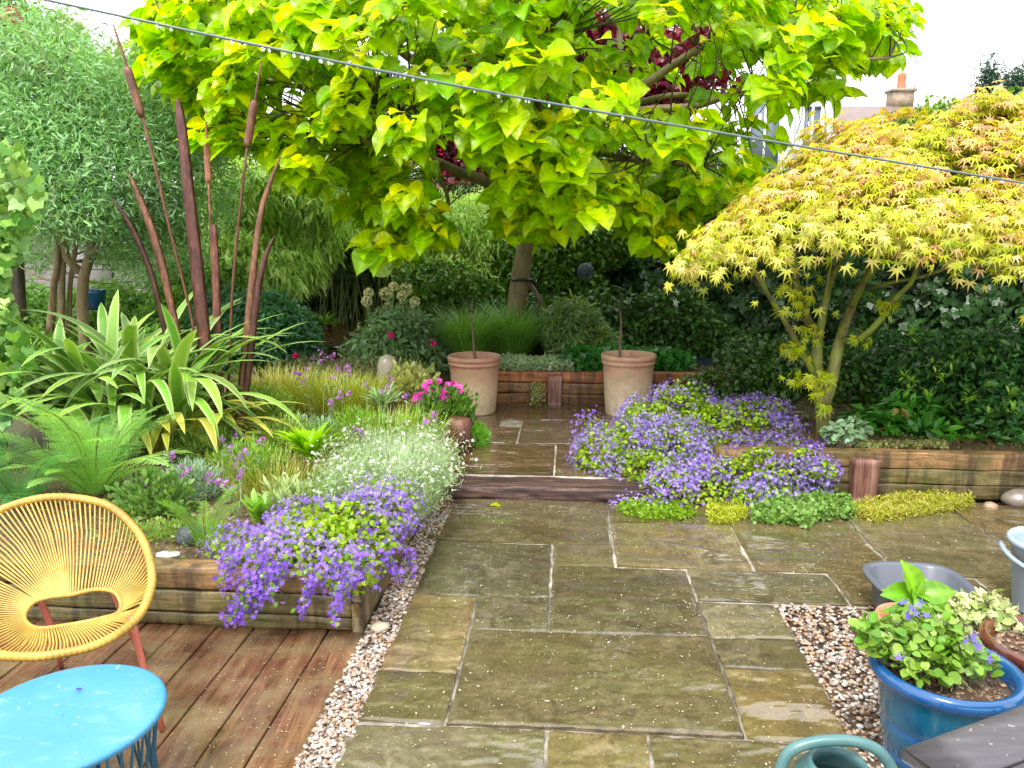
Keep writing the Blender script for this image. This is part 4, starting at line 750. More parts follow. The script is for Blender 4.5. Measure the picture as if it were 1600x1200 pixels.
limb([P(1262, 502, D-.1), P(1230, 490, D-.2), P(1205, 470, D-.3), P(1180, 430, D-.5)], .016, .006)
limb([P(1290, 470, D), P(1296, 425, D-.1), P(1310, 370, D-.3)], .016, .007)
limb([P(1362, 450, D+.2), P(1400, 440, D+.1), P(1450, 430, D), P(1520, 400, D), P(1590, 360, D+.1)], .018, .007)
limb([P(1425, 440, D-.5), P(1445, 470, D-.3), P(1500, 440, D-.2), P(1570, 400, D)], .0, .0) if 0 else None
m.build("trunk", BARKM, t, og, True)
m = M(); mt = M(); LP = np.concatenate([l[0] for l in limbs]); LR = np.concatenate([l[1] for l in limbs])
cx, cy = P(1462, 300, D)[0], D-.05; pads = []
while len(pads) < 360:
    u, v = rng.uniform(-1, 1, 2); r2 = u*u+v*v
    if r2 > 1: continue
    lay = rng.random(); x = cx+u*1.74; y = cy+v*1.15
    nz_ = fb(A(x), A(y), 0., 2.6, 4)
    if fb(A(x), A(y), A(lay*2), 3.3, 9) < -.24: continue
    h = 1.87+.88*(1-r2)**.62*(1-.25*(x < cx)*abs(u))+.19*nz_; z = h-lay**2*.34*(1-r2)**.5-.03; z = max(1.85, np.floor(z*6)/6*.6+z*.4)
    if lay < .2 and rng.random() < .5: z += rng.uniform(.02, .13)
    if x < cx-.8: z -= .10*(cx-.8-x)
    pads.append((x, y, z, sqrt(r2), lay))
for x, y, z, r, lay in pads:
    c = A((x, y, z+rng.normal(0, .035))); d = np.linalg.norm(LP-c, axis=1); i = int(np.argmin(d+np.where(LP[:, 2] > c[2], .6, 0))); twig(mt, LP[i], c, .006, .002, 6, .12, 4, .06)
    out = nrm(A([[x-cx, (y-cy)*1.6, .25]]))[0]; n = int(rng.integers(46, 78)*(1.2 if lay < .5 else .8)); R_ = rng.uniform(.15, .30)
    q, a = disk(c, (R_, R_*.8), n); rr = np.linalg.norm((q-c)[:, :2], axis=1)/R_; q[:, 2] += rng.normal(0, .03, n)-.13*rr**2-((q-c)@out)*.55*(r > .55)
    o = nrm((q-c)*A((1, 1, 0))+out*.16+1e-4); ax = nrm(o-UP*rng.uniform(.25, 1.2, (n, 1))); nor = nrm(UP*.8+o*.7+out*.3+rng.normal(0, .3, (n, 3)))
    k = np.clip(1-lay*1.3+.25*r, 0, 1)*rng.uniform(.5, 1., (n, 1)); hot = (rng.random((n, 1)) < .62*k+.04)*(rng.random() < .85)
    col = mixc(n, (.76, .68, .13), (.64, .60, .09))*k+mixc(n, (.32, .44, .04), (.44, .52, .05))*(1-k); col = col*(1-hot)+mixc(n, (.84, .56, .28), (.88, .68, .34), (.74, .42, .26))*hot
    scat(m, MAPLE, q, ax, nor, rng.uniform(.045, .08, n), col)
# tufts on the lower stems, and the weeping tips at the rim
for px, py, Y, n, R_ in [(1270, 600, D-.1, 20, .06), (1295, 590, D-.12, 9, .04), (1268, 522, D-.15, 12, .05), (1245, 545, D-.15, 16, .06), (1240, 455, D-.3, 22, .09), (1262, 470, D-.3, 14, .06), (1290, 635, D-.1, 6, .02), (1385, 478, D-.35, 14, .05), (1338, 528, D-.2, 9, .04), (1240, 590, D-.1, 12, .05), (1085, 405, 5.0, 36, .09), (1112, 415, 4.95, 22, .07), (1078, 422, 5., 12, .04), (1300, 345, 4.7, 60, .12), (1380, 362, 4.6, 80, .13), (1440, 350, 4.6, 60, .12), (1565, 370, 4.6, 90, .15), (1590, 412, 4.55, 40, .08), (1500, 345, 4.6, 60, .14), (1245, 375, 4.8, 70, .12), (1180, 390, 4.9, 70, .12), (1140, 385, 4.9, 60, .12)]:
    c = P(px, py, Y); i = int(np.argmin(np.linalg.norm(LP-c, axis=1))); twig(mt, LP[i], c, .006, .002, 6, .08, 4, .05); q = c+rng.normal(0, 1, (n, 3))*A((1, .7, .8))*R_; o = nrm(q-c+A((0, -.03, 0))); col = mixc(n, (.46, .55, .04), (.62, .62, .1), (.34, .48, .03)) if py > 440 else mixc(n, (.62, .62, .09), (.76, .62, .24), (.40, .50, .04))
    scat(m, MAPLE, q, nrm(o*.6-UP*rng.uniform(.3, 1.3, (n, 1))), nrm(UP*.6+o*.5+A((0, -.5, 0))+rng.normal(0, .3, (n, 3))), rng.uniform(.045, .08, n), col)
m.build("crown", LEAF, t, og, False); mt.build("twigs", BARKD, t, og, True)
# ---------------- grey green tree at the left (olive like)
def bushy(name, base, label, cat, blobs, n, T, s, cols, mat=LEAF, group=None, up=.5, jit=.6, droop=.2, stems=None, smat=BARKD, lump=.2, shell=.45, kind=None, inner=0, flowers=None, tw=0):
    r = empty(name, base, label, cat, group); m = M(); p, d = blobpts(blobs, n, shell, lump); k = len(p)
    p, d = p[p[:, 2] > base[2]-.02], d[p[:, 2] > base[2]-.02]; k = len(p)
    cl = fb(p[:, 0], p[:, 1], p[:, 2], 2.8, 3)[:, None]*.5+.5; c = mixc(k, *cols); c = c*(.78+.44*cl)
    crown_leaves(m, p, d, T, rng.uniform(s[0], s[1], k), c, up, .6, jit, droop); m.build("foliage" if cat != "tree" else "crown", mat, r, base)
    mt = M()
    if stems:
        for pts, r0, r1 in stems: tube(mt, spline(pts, 14), np.linspace(r0, r1, 14), 8)
        if tw:
            S = np.concatenate([spline(q_[0], 14) for q_ in stems])
            for i in rng.choice(k, tw): j = int(np.argmin(np.linalg.norm(S-p[i], axis=1))); twig(mt, S[j], p[i], .012, .003, 6, .05, 4, .08)
    elif tw:
        for i in rng.choice(k, tw): twig(mt, A(base)+rng.normal(0, .04, 3)*A((1, 1, 0)), p[i], .008, .002, 6, .03, 4, .05)
    if mt.n: mt.build("trunk" if cat == "tree" else "stems", smat, r, base, True)
    if flowers:
        fm, T2, s2, c2, fmat = M(), *flowers[1:]; i = flowers[0](p, d); crown_leaves(fm, p[i]+d[i]*.015, d[i], T2, rng.uniform(*s2, len(i)), mixc(len(i), *c2), .3, 1, .4, -.2); fm.build("blossom", fmat, r, base)
    return r
og = P(130, 530, 8.4); og[2] = .27
OL = [(.26, .48, .24), (.42, .60, .38), (.14, .32, .12), (.30, .54, .16)]
bl = []
for px, py, Y, rx, rz in [(60, 140, 8.0, 1.1, .75), (170, 165, 8.2, .95, .7), (260, 185, 8.6, .8, .65), (30, 230, 7.8, .8, .7), (130, 240, 7.8, 1.0, .6), (230, 270, 8.0, .8, .55), (120, 320, 7.7, .75, .4), (60, 310, 8.0, .7, .5), (200, 340, 8.1, .6, .35), (310, 250, 8.8, .6, .6), (-60, 170, 8.2, 1., .85), (60, 90, 8.6, .7, .5), (0, 70, 8.4, .8, .5), (290, 130, 9.0, .6, .4), (240, 370, 8.3, .4, .25), (180, 395, 8.2, .3, .2), (320, 330, 8.6, .4, .35), (100, 370, 8.6, .3, .2), (200, 400, 8.6, .35, .2), (260, 350, 8.5, .4, .3), (60, 400, 9.0, .35, .2), (230, 430, 9.2, .35, .2), (290, 400, 9.2, .35, .3)]:
    bl.append((P(px, py, Y), (rx, rx*.8, rz)))
st = [([og, P(128, 460, 8.3), P(140, 400, 8.2), P(150, 350, 8.2), P(142, 290, 8.2), P(120, 200, 8.1), P(100, 120, 8.1)], .065, .03), ([P(140, 400, 8.2), P(175, 370, 8.2), P(215, 340, 8.2), P(250, 270, 8.4)], .06, .02), ([P(128, 425, 8.3), P(110, 410, 8.2), P(100, 385, 8.1), P(90, 330, 8.0), P(60, 240, 8.0)], .05, .02),
      ([P(78, 520, 8.6), P(84, 450, 8.5), P(90, 400, 8.4), P(88, 330, 8.4)], .045, .025), ([P(95, 520, 8.5), P(97, 440, 8.5), P(100, 370, 8.4), P(98, 330, 8.3)], .04, .025), ([P(108, 520, 8.6), P(110, 440, 8.6), P(118, 390, 8.5), P(125, 330, 8.4)], .03, .02)]
bushy("olive_tree", og, "tall grey green narrow leaved tree behind the rusty reeds at the left", "tree", bl, 52000, LANCE, (.055, .10), OL, up=.35, jit=.9, droop=.0, stems=st, smat=BARKS, tw=260, shell=.15, lump=.25)
# ---------------- bamboo fountains
def bamboo(base, label, blobs, n, cols, culms, s=(.10, .17)):
    r = empty("bamboo", base, label, "bamboo", "bamboo clumps along the back fence"); m = M(); p, d = blobpts(blobs, n//7, .3, .3); k = len(p); cl = fb(p[:, 0], p[:, 1], p[:, 2], 3.2, 5)[:, None]*.5+.5; c0 = mixc(k, *cols)*(.7+.6*cl)
    P7 = np.repeat(p, 7, 0)+rng.normal(0, .05, (k*7, 3)); d7 = np.repeat(d, 7, 0); c7 = np.repeat(c0, 7, 0); s7 = rng.uniform(s[0], s[1], k*7)
    ax = nrm(d7*.5-UP*rng.uniform(.3, 1.2, (k*7, 1))+rng.normal(0, .4, (k*7, 3))); scat(m, LANCE, P7, ax, nrm(UP*.5+d7*.8+rng.normal(0, .3, (k*7, 3))), s7, c7); m.build("foliage", LEAF, r, base)
    m = M(); ci = rng.choice(k, culms)
    for i in ci: q = A(base)+rng.normal(0, 1, 3)*A((.35, .2, 0)); e = p[i]; tube(m, spline([q, q*.55+e*.45+A((0, 0, .6)), e], 10), np.linspace(.011, .003, 10), 5, (.25, .3, .08))
    m.build("culm", STEM, r, base, True)
BMB = [(.62, .82, .24), (.48, .72, .18), (.28, .52, .12), (.78, .88, .40)]
q = P(420, 500, 10.8); q[2] = .3
bl = [(P(px, py, Y), (rx, rx*.7, rz)) for px, py, Y, rx, rz in [(420, 330, 10.6, .8, .5), (370, 370, 10.3, .6, .5), (480, 360, 10.5, .5, .45), (400, 420, 10.1, .8, .45), (340, 440, 10.2, .5, .4), (520, 340, 10.9, .45, .35), (450, 300, 11., .6, .35), (470, 400, 10.4, .35, .3), (355, 310, 10.8, .5, .4)]]
bamboo(q, "pale green arching bamboo fountain to the left of the dark hollow", bl+[(P(x_, y_, 10.2), (.5, .35, .4)) for x_, y_ in ((330, 390), (390, 300), (500, 300))], 52000, BMB, 26)
q = P(560, 500, 12.0); q[2] = .3
bl = [(P(px, py, Y), (rx, rx*.6, rz)) for px, py, Y, rx, rz in [(560, 330, 11.9, .7, .45), (620, 350, 11.9, .6, .4), (520, 360, 12.0, .5, .5), (600, 300, 12.1, .8, .4), (560, 400, 12.1, .7, .4)]]
bamboo(q, "darker bamboo standing over the wooden platform", bl, 16000, [(.09, .17, .03), (.05, .10, .02), (.14, .24, .05)], 60)
q = P(700, 500, 11.0); q[2] = .42
bl = [(P(px, py, Y), (rx, rx*.7, rz)) for px, py, Y, rx, rz in [(700, 350, 10.9, .7, .4), (760, 380, 10.8, .5, .4), (650, 400, 11.0, .45, .3), (720, 430, 10.6, .6, .35), (780, 330, 11.2, .5, .4), (660, 350, 11.2, .4, .35)]]
bamboo(q, "feathery light green bamboo between the golden tree trunk and the hollow", bl, 22000, BMB, 20, (.08, .13))
q = P(560, 500, 12.2); q[2] = .3
bamboo(q, "deep dark green bamboo screen hiding the fence behind the wooden platform", [(P(px, py, 12.3), (.9, .15, .5)) for px in (330, 420, 500, 580, 660, 740) for py in (330, 400, 455)], 22000, [(.05, .11, .03), (.03, .07, .02), (.08, .16, .04)], 40)  # added screen; the darkness of the hollow is put into its leaf colours
# ---------------- hedges and shrubs behind
GR = [(.05, .12, .025), (.08, .18, .035), (.03, .075, .02)]; GRL = [(.14, .30, .05), (.09, .20, .04), (.22, .38, .08)]
def pb(L): return [(P(px, py, Y), (rx, rx*.6, rz)) for px, py, Y, rx, rz in L]
def gb(px, py, z): return G(px, py, z)
bushy("shrub", P(760, 520, 10.6)*A((1, 1, 0))+A((0, 0, .42)), "mid green leafy shrub behind the trunk of the golden tree", "shrub", pb([(680, 450, 10.2, .6, .35), (750, 470, 10.2, .5, .3), (860, 440, 10.4, .7, .6), (900, 380, 10.6, .7, .5), (790, 420, 10.6, .4, .4), (850, 350, 10.9, .6, .4)]), 16000, OVAL, (.05, .09), [(.07, .19, .03), (.12, .28, .05), (.04, .1, .02), (.25, .35, .06)], GLOSS, tw=30)
# ivy along the right fence: built along the fence line, with bulges
r = empty("ivy", (3., 9.3, .42), "dense dark green ivy covering the fence from the golden tree to the maple", "ivy"); m = M(); p0, p1 = A((.75, 12.4)), A((5.4, 7.0)); d = (p1-p0)/np.linalg.norm(p1-p0); nn = A((-d[1], d[0])); nn = -nn if nn[1] > 0 else nn
n = 30000; s = rng.random(n)*1.0; z = rng.random(n)**.9*2.15+.3; x2 = p0+(p1-p0)*s[:, None]; bul = .20+.22*fb(s*7, z, 0, 2.2, 1)+.14*fb(s*7, z, 0, 6, 3); off = bul+rng.uniform(-.1, .08, n); pos = np.stack([x2[:, 0]+nn[0]*off, x2[:, 1]+nn[1]*off, z], 1); o = np.tile(A((nn[0], nn[1], .2)), (n, 1))
keep = ~((s > .72) & (z < 1.7) & (rng.random(n) < .55)); pos, o = pos[keep], o[keep]; n = len(pos); cl = (fb(pos[:, 0], pos[:, 2], 0, 4, 3)*.5+.5)[:, None]
scat(m, IVYL, pos, nrm(-UP*.9+o*.35+rng.normal(0, .35, (n, 3))), nrm(o+UP*.3+rng.normal(0, .3, (n, 3))), rng.uniform(.05, .10, n), mixc(n, (.035, .085, .025), (.05, .12, .035), (.02, .055, .018))*(.7+.7*cl)); m.build("foliage", GLOSS, r, r.location)
m = M()
for i in range(90):
    s_ = rng.random(); a = A((*(p0+(p1-p0)*s_+nn*.06), .35)); b_ = a+A((rng.normal(0, .3), rng.normal(0, .1), rng.uniform(.8, 1.9))); twig(m, a, b_, .01, .004, 8, 0, 4, .1)
m.build("stems", BARKD, r, r.location)
for k, (px, py) in enumerate(((1057, 457), (1056, 473))):
    q = P(px, py, 8.2); m = M(); scat(m, FLOW5, np.tile(q, (3, 1)), rv(3), nrm(A([(0, -1, .3)]*3)), .045, (.75, .78, .72)); solo("bindweed_flower", m, PETAL, q, ("upper", "lower")[k]+" of two white bindweed flowers in the dark ivy left of the maple", "flower")
r = empty("ivy", P(10, 500, 5.2), "light green ivy climbing along the left edge of the view", "ivy"); m = M(); n = 3400; py = rng.uniform(225, 720, n); px = rng.uniform(-160, 30, n)+22*np.sin(py/40.)+np.clip((450-py)/10, -6, 12); Yv = rng.uniform(4.9, 5.4, n); pos = A([P(a, b, c) for a, b, c in zip(px, py, Yv)])
scat(m, IVYL, pos, nrm(-UP+rng.normal(0, .45, (n, 3))), nrm(A((.5, -.8, .5))+rng.normal(0, .4, (n, 3))), rng.uniform(.04, .085, n), mixc(n, (.10, .28, .05), (.24, .44, .08), (.05, .16, .03), (.34, .50, .14))); m.build("foliage", GLOSS, r, r.location)
m = M()
for i in range(14): a = P(rng.uniform(-120, 10), 700, 5.25); twig(m, a, P(rng.uniform(-120, 30), rng.uniform(230, 400), 5.2), .01, .003, 9, 0, 5, .05)
m.build("stems", BARKD, r, r.location)
# purple leaved tree far behind the catalpa
q = P(800, 400, 15)*A((1, 1, 0)); pts = [q, P(790, 300, 15), P(800, 180, 15), P(840, 60, 15)]
bushy("purple_tree", q, "dark purple leaved tree showing through gaps in the golden tree", "tree", [(P(px, py, Y), (rx, rx, rz)) for px, py, Y, rx, rz in [(710, 280, 15, .9, .8), (690, 190, 15, .8, .8), (860, 210, 14.6, 1.2, 1.2), (740, 120, 15, .8, .7), (870, 110, 15, 1., .9), (940, 60, 14.6, 1.0, .6), (1040, 110, 14.8, 1.3, .6), (1000, 160, 15, 1.0, .4), (1080, 70, 15, .9, .5), (930, 300, 14.8, .8, .7)]], 15000, ROUND, (.08, .15), [(.10, .012, .03), (.20, .02, .05), (.04, .008, .02), (.30, .04, .06)], LEAF, stems=[(pts, .12, .05), ([P(790, 300, 15), P(740, 240, 15), P(690, 190, 15)], .06, .02), ([P(800, 200, 15), P(930, 140, 15), P(1060, 100, 15)], .06, .02)], tw=60, shell=.1)
# greenery beyond the fence
for L, lab, nn_, cols, T, s in [
    ([(1120, 290, 13, 1.0, .6), (1020, 280, 13, 1., .7), (1180, 320, 12, .9, .6), (1080, 340, 12, .8, .5)], "dark evergreen shrub rising behind the golden tree's right side", 9000, GR, OVAL, (.07, .12)),
    ([(1440, 215, 9, .6, .35), (1500, 205, 9, .6, .35), (1560, 195, 9.2, .6, .35), (1400, 240, 9, .5, .3), (1630, 200, 9, .6, .4)], "light green shrub crown rising behind the top of the maple", 11000, [(.18, .34, .06), (.10, .22, .04), (.30, .42, .1)], OVAL, (.05, .09)),
    ([(1548, 145, 11, .22, .42), (1545, 115, 11, .1, .25), (1590, 160, 11, .35, .4), (1600, 130, 11, .25, .3)], "dark blue green conifer tips against the sky at the upper right", 5000, [(.03, .08, .05), (.06, .13, .08), (.02, .05, .035)], LANCE, (.05, .09)),
    ([(215, 150, 13, 1.1, .7), (300, 130, 13, 1.0, .7), (330, 190, 13, 1., .9), (120, 130, 14, .8, .6), (100, 60, 14, .35, .4)], "yellow green tree rising beyond the grey green tree", 9000, [(.22, .34, .06), (.14, .25, .05), (.40, .46, .1)], OVAL, (.09, .15)),
    ([(15, 60, 9, .7, .5), (-60, 40, 9, .8, .6)], "leafy climber with pink flowers at the top left corner", 5000, [(.12, .24, .06), (.2, .32, .1)], OVAL, (.06, .1))]:
    c = A(P(L[0][0], 420, L[0][2])); c[2] = 0.3
    rr = bushy("tree" if L[0][2] > 8.9 else "shrub", c, lab, "tree", [(P(px, py, Y), (rx, rx*.8, rz)) for px, py, Y, rx, rz in L], nn_, T, s, cols, tw=40, stems=[([c, (c+P(*L[0][:3]))/2, P(*L[0][:3])], .09, .03)], shell=.1, lump=.3)
    if "pink" in lab:
        m = M(); q = A([P(rng.uniform(3, 34), rng.uniform(12, 34), 8.4) for _ in range(16)]); scat(m, FLOW5, q, rv(16), nrm(A((0, -1, .3))+rng.normal(0, .4, (16, 3))), .05, (.75, .04, .28)); m.build("blossom", PETAL, rr, rr.location)
# =====================  FLOWER BEDS  =====================
def onbed(px, py, z=.27): return G(px, py, z)
def trail(m_leaf, m_fl, m_st, path, n, spread, ls=(.014, .024), fs=(.011, .018), fcols=((.32, .18, .72), (.42, .28, .78), (.24, .10, .58)), lcols=((.16, .30, .04), (.10, .22, .03), (.28, .38, .06)), ff=.76):
    p = spline(path, 20); tube(m_st, p, .0022, 3, (.25, .2, .08), cap=False) if m_st else None
    n = int(n*1.5); k = int(n*(1-ff)); q = p[rng.integers(0, 20, k)]+rng.normal(0, spread, (k, 3)); scat(m_leaf, ROUND, q, rv(k)-UP*.3, nrm(UP+A((0, -.6, 0))+rng.normal(0, .4, (k, 3))), rng.uniform(*ls, k), mixc(k, *lcols))
    k = n-k; q = p[rng.integers(0, 20, k)]+rng.normal(0, spread*1.05, (k, 3)); scat(m_fl, FLOW5, q, nrm(rv(k)), nrm(A((0, -.8, .5))+rng.normal(0, .5, (k, 3))), rng.uniform(*fs, k), mixc(k, *fcols))
def campanula(name, base, label, surf, nl, nf, trails, zbase, green, fc_=((.36, .22, .74), (.46, .32, .80), (.24, .12, .60), (.52, .40, .80))):
    """surf: list of blobs carrying foliage (inside) and flowers (outside)"""
    r = empty(name, base, label, "flowering plant", "purple bellflowers spilling over the sleepers"); ml, mf, ms = M(), M(), M()
    p, d = blobpts(surf, nl, .45, .25); k = len(p); crown_leaves(ml, p, d, ROUND, rng.uniform(.018, .034, k), mixc(k, (.30, .48, .05), (.18, .34, .04), (.46, .56, .09)), .7, .6, .6, .2)
    p, d = blobpts(surf, nf, .86, .32); cl = fb(p[:, 0], p[:, 1], p[:, 2], 9, 2); g = fb(p[:, 0], p[:, 1], 0, 4.5, 7); keep = (rng.random(len(p)) < (.85+.6*cl)) & (g < green)
    p, d = p[keep], d[keep]; p = p+rng.normal(0, .014, p.shape); k = len(p); scat(mf, FLOW5, p+d*.02, rv(k), nrm(d+UP*.3+A((0, -.3, 0))+rng.normal(0, .5, (k, 3))), rng.uniform(.010, .017, k), mixc(k, *fc_))
    for i in rng.choice(k, min(k, 260), replace=False): tube(ms, [p[i]-d[i]*.07-A((0, 0, .02)), p[i]-d[i]*.01, p[i]+d[i]*.02], .0016, 3, (.30, .25, .12), cap=False)
    for tr_ in trails: trail(ml, mf, ms, *tr_)
    ml.build("foliage", LEAF, r, base); mf.build("blossom", PETAL, r, base); ms.build("stems", STEM, r, base); return r
# left campanula, over the corner of the left bed
c = W(-1.25, 3.45, .3); vf = 3.2
S = [(W(-1.55, 3.42, .31), (.16, .12, .10)), (W(-1.40, 3.34, .28), (.20, .12, .13)), (W(-1.22, 3.45, .33), (.26, .22, .12)), (W(-1.05, 3.62, .36), (.22, .25, .13)), (W(-.98, 3.85, .38), (.18, .22, .13)), (W(-1.30, 3.7, .34), (.25, .2, .10)), (W(-1.0, 3.30, .29), (.13, .13, .11))]
T_ = [([P(420, 880, 3.22), P(395, 910, 3.17), P(380, 945, 3.14), P(365, 968, 3.13)], 150, .022), ([P(410, 870, 3.2), P(400, 900, 3.16), P(395, 930, 3.13), P(372, 955, 3.12)], 170, .03), ([P(440, 880, 3.2), P(430, 905, 3.16), P(418, 930, 3.13)], 110, .022), ([P(480, 885, 3.2), P(482, 915, 3.15), P(476, 940, 3.13), P(468, 966, 3.12)], 60, .012), ([P(500, 890, 3.2), P(488, 910, 3.15), P(480, 935, 3.13)], 60, .014),
      ([P(530, 885, 3.2), P(534, 915, 3.15), P(530, 940, 3.13), P(520, 970, 3.12)], 95, .014), ([P(560, 870, 3.2), P(562, 890, 3.16), P(555, 910, 3.14)], 80, .02), ([P(590, 850, 3.3), P(610, 880, 3.3), P(625, 905, 3.35)], 60, .015), ([P(625, 830, 3.7), P(638, 860, 3.7), P(645, 895, 3.7)], 50, .015), ([P(380, 860, 3.25), P(362, 880, 3.2), P(350, 910, 3.18)], 60, .02), ([P(600, 800, 3.9), P(580, 830, 3.6), P(560, 860, 3.4)], 80, .03), ([P(372, 850, 3.3), P(350, 862, 3.3), P(352, 920, 3.2)], 30, .02)]
campanula("bellflower", c, "violet bellflower cascading over the corner of the left sleeper bed above the decking", S, 3600, 8500, T_, 0, .26)
c = G(1090, 730, .1)
def gp(px, py, Y): return P(px, py, Y)
S = [(gp(935, 712, 5.55), (.19, .22, .24)), (gp(985, 700, 5.8), (.22, .25, .22)), (gp(1010, 665, 6.1), (.25, .3, .22)), (gp(1065, 640, 6.3), (.27, .3, .22)), (gp(1105, 665, 6.1), (.27, .3, .2)), (gp(1050, 700, 5.7), (.32, .3, .22)), (gp(1120, 720, 5.6), (.28, .25, .18)), (gp(1010, 745, 5.4), (.28, .2, .2)), (gp(1060, 770, 5.15), (.30, .2, .16)), (gp(1130, 775, 5.1), (.30, .18, .13)), (gp(1195, 770, 5.1), (.26, .16, .11)),
     (gp(1180, 648, 6.2), (.27, .28, .14)), (gp(1215, 670, 6.0), (.22, .25, .10)), (gp(1165, 690, 5.8), (.28, .22, .09)), (gp(1230, 700, 5.6), (.2, .18, .07)), (gp(1250, 780, 5.1), (.2, .12, .08)), (gp(1000, 790, 5.05), (.2, .12, .06)), (gp(1130, 700, 5.5), (.18, .12, .08)), (gp(1190, 704, 5.48), (.17, .12, .07)), (gp(1250, 706, 5.45), (.14, .1, .07)), (gp(1140, 735, 5.17), (.2, .09, .10)), (gp(1225, 738, 5.10), (.16, .08, .09)), (gp(1285, 735, 5.05), (.10, .07, .08)), (gp(1185, 712, 5.2), (.12, .08, .06)), (gp(1262, 712, 5.15), (.10, .07, .06)), (gp(1110, 745, 5.3), (.2, .12, .12))]
T_ = [([gp(1150, 690, 5.6), gp(1140, 720, 5.3), gp(1120, 760, 5.15)], 170, .04), ([gp(1190, 695, 5.55), gp(1190, 720, 5.3), gp(1175, 760, 5.15)], 150, .04), ([gp(1230, 695, 5.5), gp(1240, 730, 5.25), gp(1220, 770, 5.15)], 150, .04), ([gp(1270, 700, 5.4), gp(1275, 735, 5.2), gp(1265, 770, 5.15)], 120, .035), ([gp(1170, 690, 5.6), gp(1160, 725, 5.3), gp(1150, 770, 5.15)], 200, .05), ([gp(1210, 690, 5.6), gp(1215, 725, 5.3), gp(1200, 770, 5.15)], 200, .05), ([gp(1250, 690, 5.6), gp(1260, 725, 5.25), gp(1240, 770, 5.15)], 160, .05), ([gp(1290, 690, 5.5), gp(1300, 730, 5.2), gp(1290, 760, 5.15)], 70, .03), ([gp(900, 660, 5.5), gp(925, 650, 5.5), gp(945, 680, 5.5)], 60, .03), ([gp(1200, 690, 5.6), gp(1150, 700, 5.3), gp(1110, 740, 5.15)], 120, .03)]
campanula("bellflower", c, "large mound of lilac bellflowers spilling over the right bed wall onto the paving", S, 14000, 34000, T_, 0, .13, ((.34, .22, .70), (.46, .34, .80), (.24, .13, .58), (.62, .52, .86)))
# ---------------- generic plant: one or more blade tufts / leafy mounds
def grass(name, base, label, n, R_, L, w, p0, p1, cols, cat="ornamental grass", mat=LEAF, nseg=6, **k):
    m = M(); q, a = disk(base, R_, n, base[2]-.01); blades(m, q, a+rng.normal(0, .5, n), rng.uniform(*L, n), rng.uniform(*w, n), rng.uniform(*p0, n), rng.uniform(*p1, n), mixc(n, *cols), nseg, **k)
    return solo(name, m, mat, base, label, cat)
# ground cover in the beds: a litter of small leaves and moss so that no soil looks bare
m = M(); n = 9000; u = rng.uniform(-3.8, -.98, n); v = rng.uniform(3.36, 8.5, n); k = (fb(u, v, 0, 2.5, 2) > -.25); u, v = u[k], v[k]; n = len(u); p = A([W(a, b, .265) for a, b in zip(u, v)]); p[:, 2] += rng.random(n)*.05
scat(m, OVAL, p, nrm(rv(n)*A((1, 1, .6))), nrm(UP+rng.normal(0, .5, (n, 3))), rng.uniform(.012, .035, n), mixc(n, (.20, .30, .05), (.10, .2, .03), (.25, .14, .06), (.40, .30, .15)))
solo("ground_cover", m, LEAF, W(-2, 5, .27), "low leafy ground cover and leaf litter between the plants of the left bed", "ground cover", kind="stuff")
m = M(); n = 8000; u = rng.uniform(1.15, 5, n); v = rng.uniform(5.45, 8.8, n); p = A([W(a, b, .31) for a, b in zip(u, v)]); p[:, 2] += rng.random(n)*.04+np.where(v > 7.9, .1, 0)
scat(m, OVAL, p, nrm(rv(n)*A((1, 1, .4))), nrm(UP+rng.normal(0, .5, (n, 3))), rng.uniform(.015, .045, n), mixc(n, (.04, .09, .02), (.22, .11, .05), (.12, .07, .03), (.07, .14, .03)))
solo("ground_cover", m, LEAF, W(3, 6, .3), "brown leaf litter and low leaves on the soil of the right bed", "ground cover", kind="stuff")
# strap leaved variegated clump
c = onbed(190, 690); r = empty("strap_leaved_plant", c, "big clump of arching cream edged green strap leaves around the rusty reeds", "plant"); m = M(); n = 150
q, a = disk(c, (.55, .35), n, .26); a = rng.random(n)*6.283; blades(m, q, a, rng.uniform(.85, 1.5, n), rng.uniform(.07, .11, n), rng.uniform(.05, .65, n), rng.uniform(1.2, 2.9, n), mixc(n, (.20, .42, .06), (.32, .54, .10), (.12, .30, .08)), 12, 5, edge=(.62, .72, .36), fold=.15, tp=4)
n = 34; q, a = disk(c+A((.1, .1, 0)), (.5, .35), n, .26); blades(m, q, rng.random(n)*6.28, rng.uniform(1.15, 1.6, n), rng.uniform(.08, .12, n), rng.uniform(.0, .35, n), rng.uniform(1.4, 2.8, n), mixc(n, (.20, .34, .06), (.28, .42, .1), (.16, .27, .12)), 12, 5, edge=(.58, .66, .34), fold=.12, tp=4)
n = 30; q, a = disk(c+A((.5, -.1, 0)), (.35, .3), n, .26); blades(m, q, rng.uniform(-1.4, .3, n), rng.uniform(.6, 1.1, n), rng.uniform(.05, .08, n), rng.uniform(.5, 1., n), rng.uniform(1.8, 2.5, n), mixc(n, (.35, .42, .06), (.5, .45, .1), (.25, .36, .06)), 12, 5, edge=(.66, .62, .22), fold=.15, tp=4); m.build("foliage", GLOSS, r, c, True)
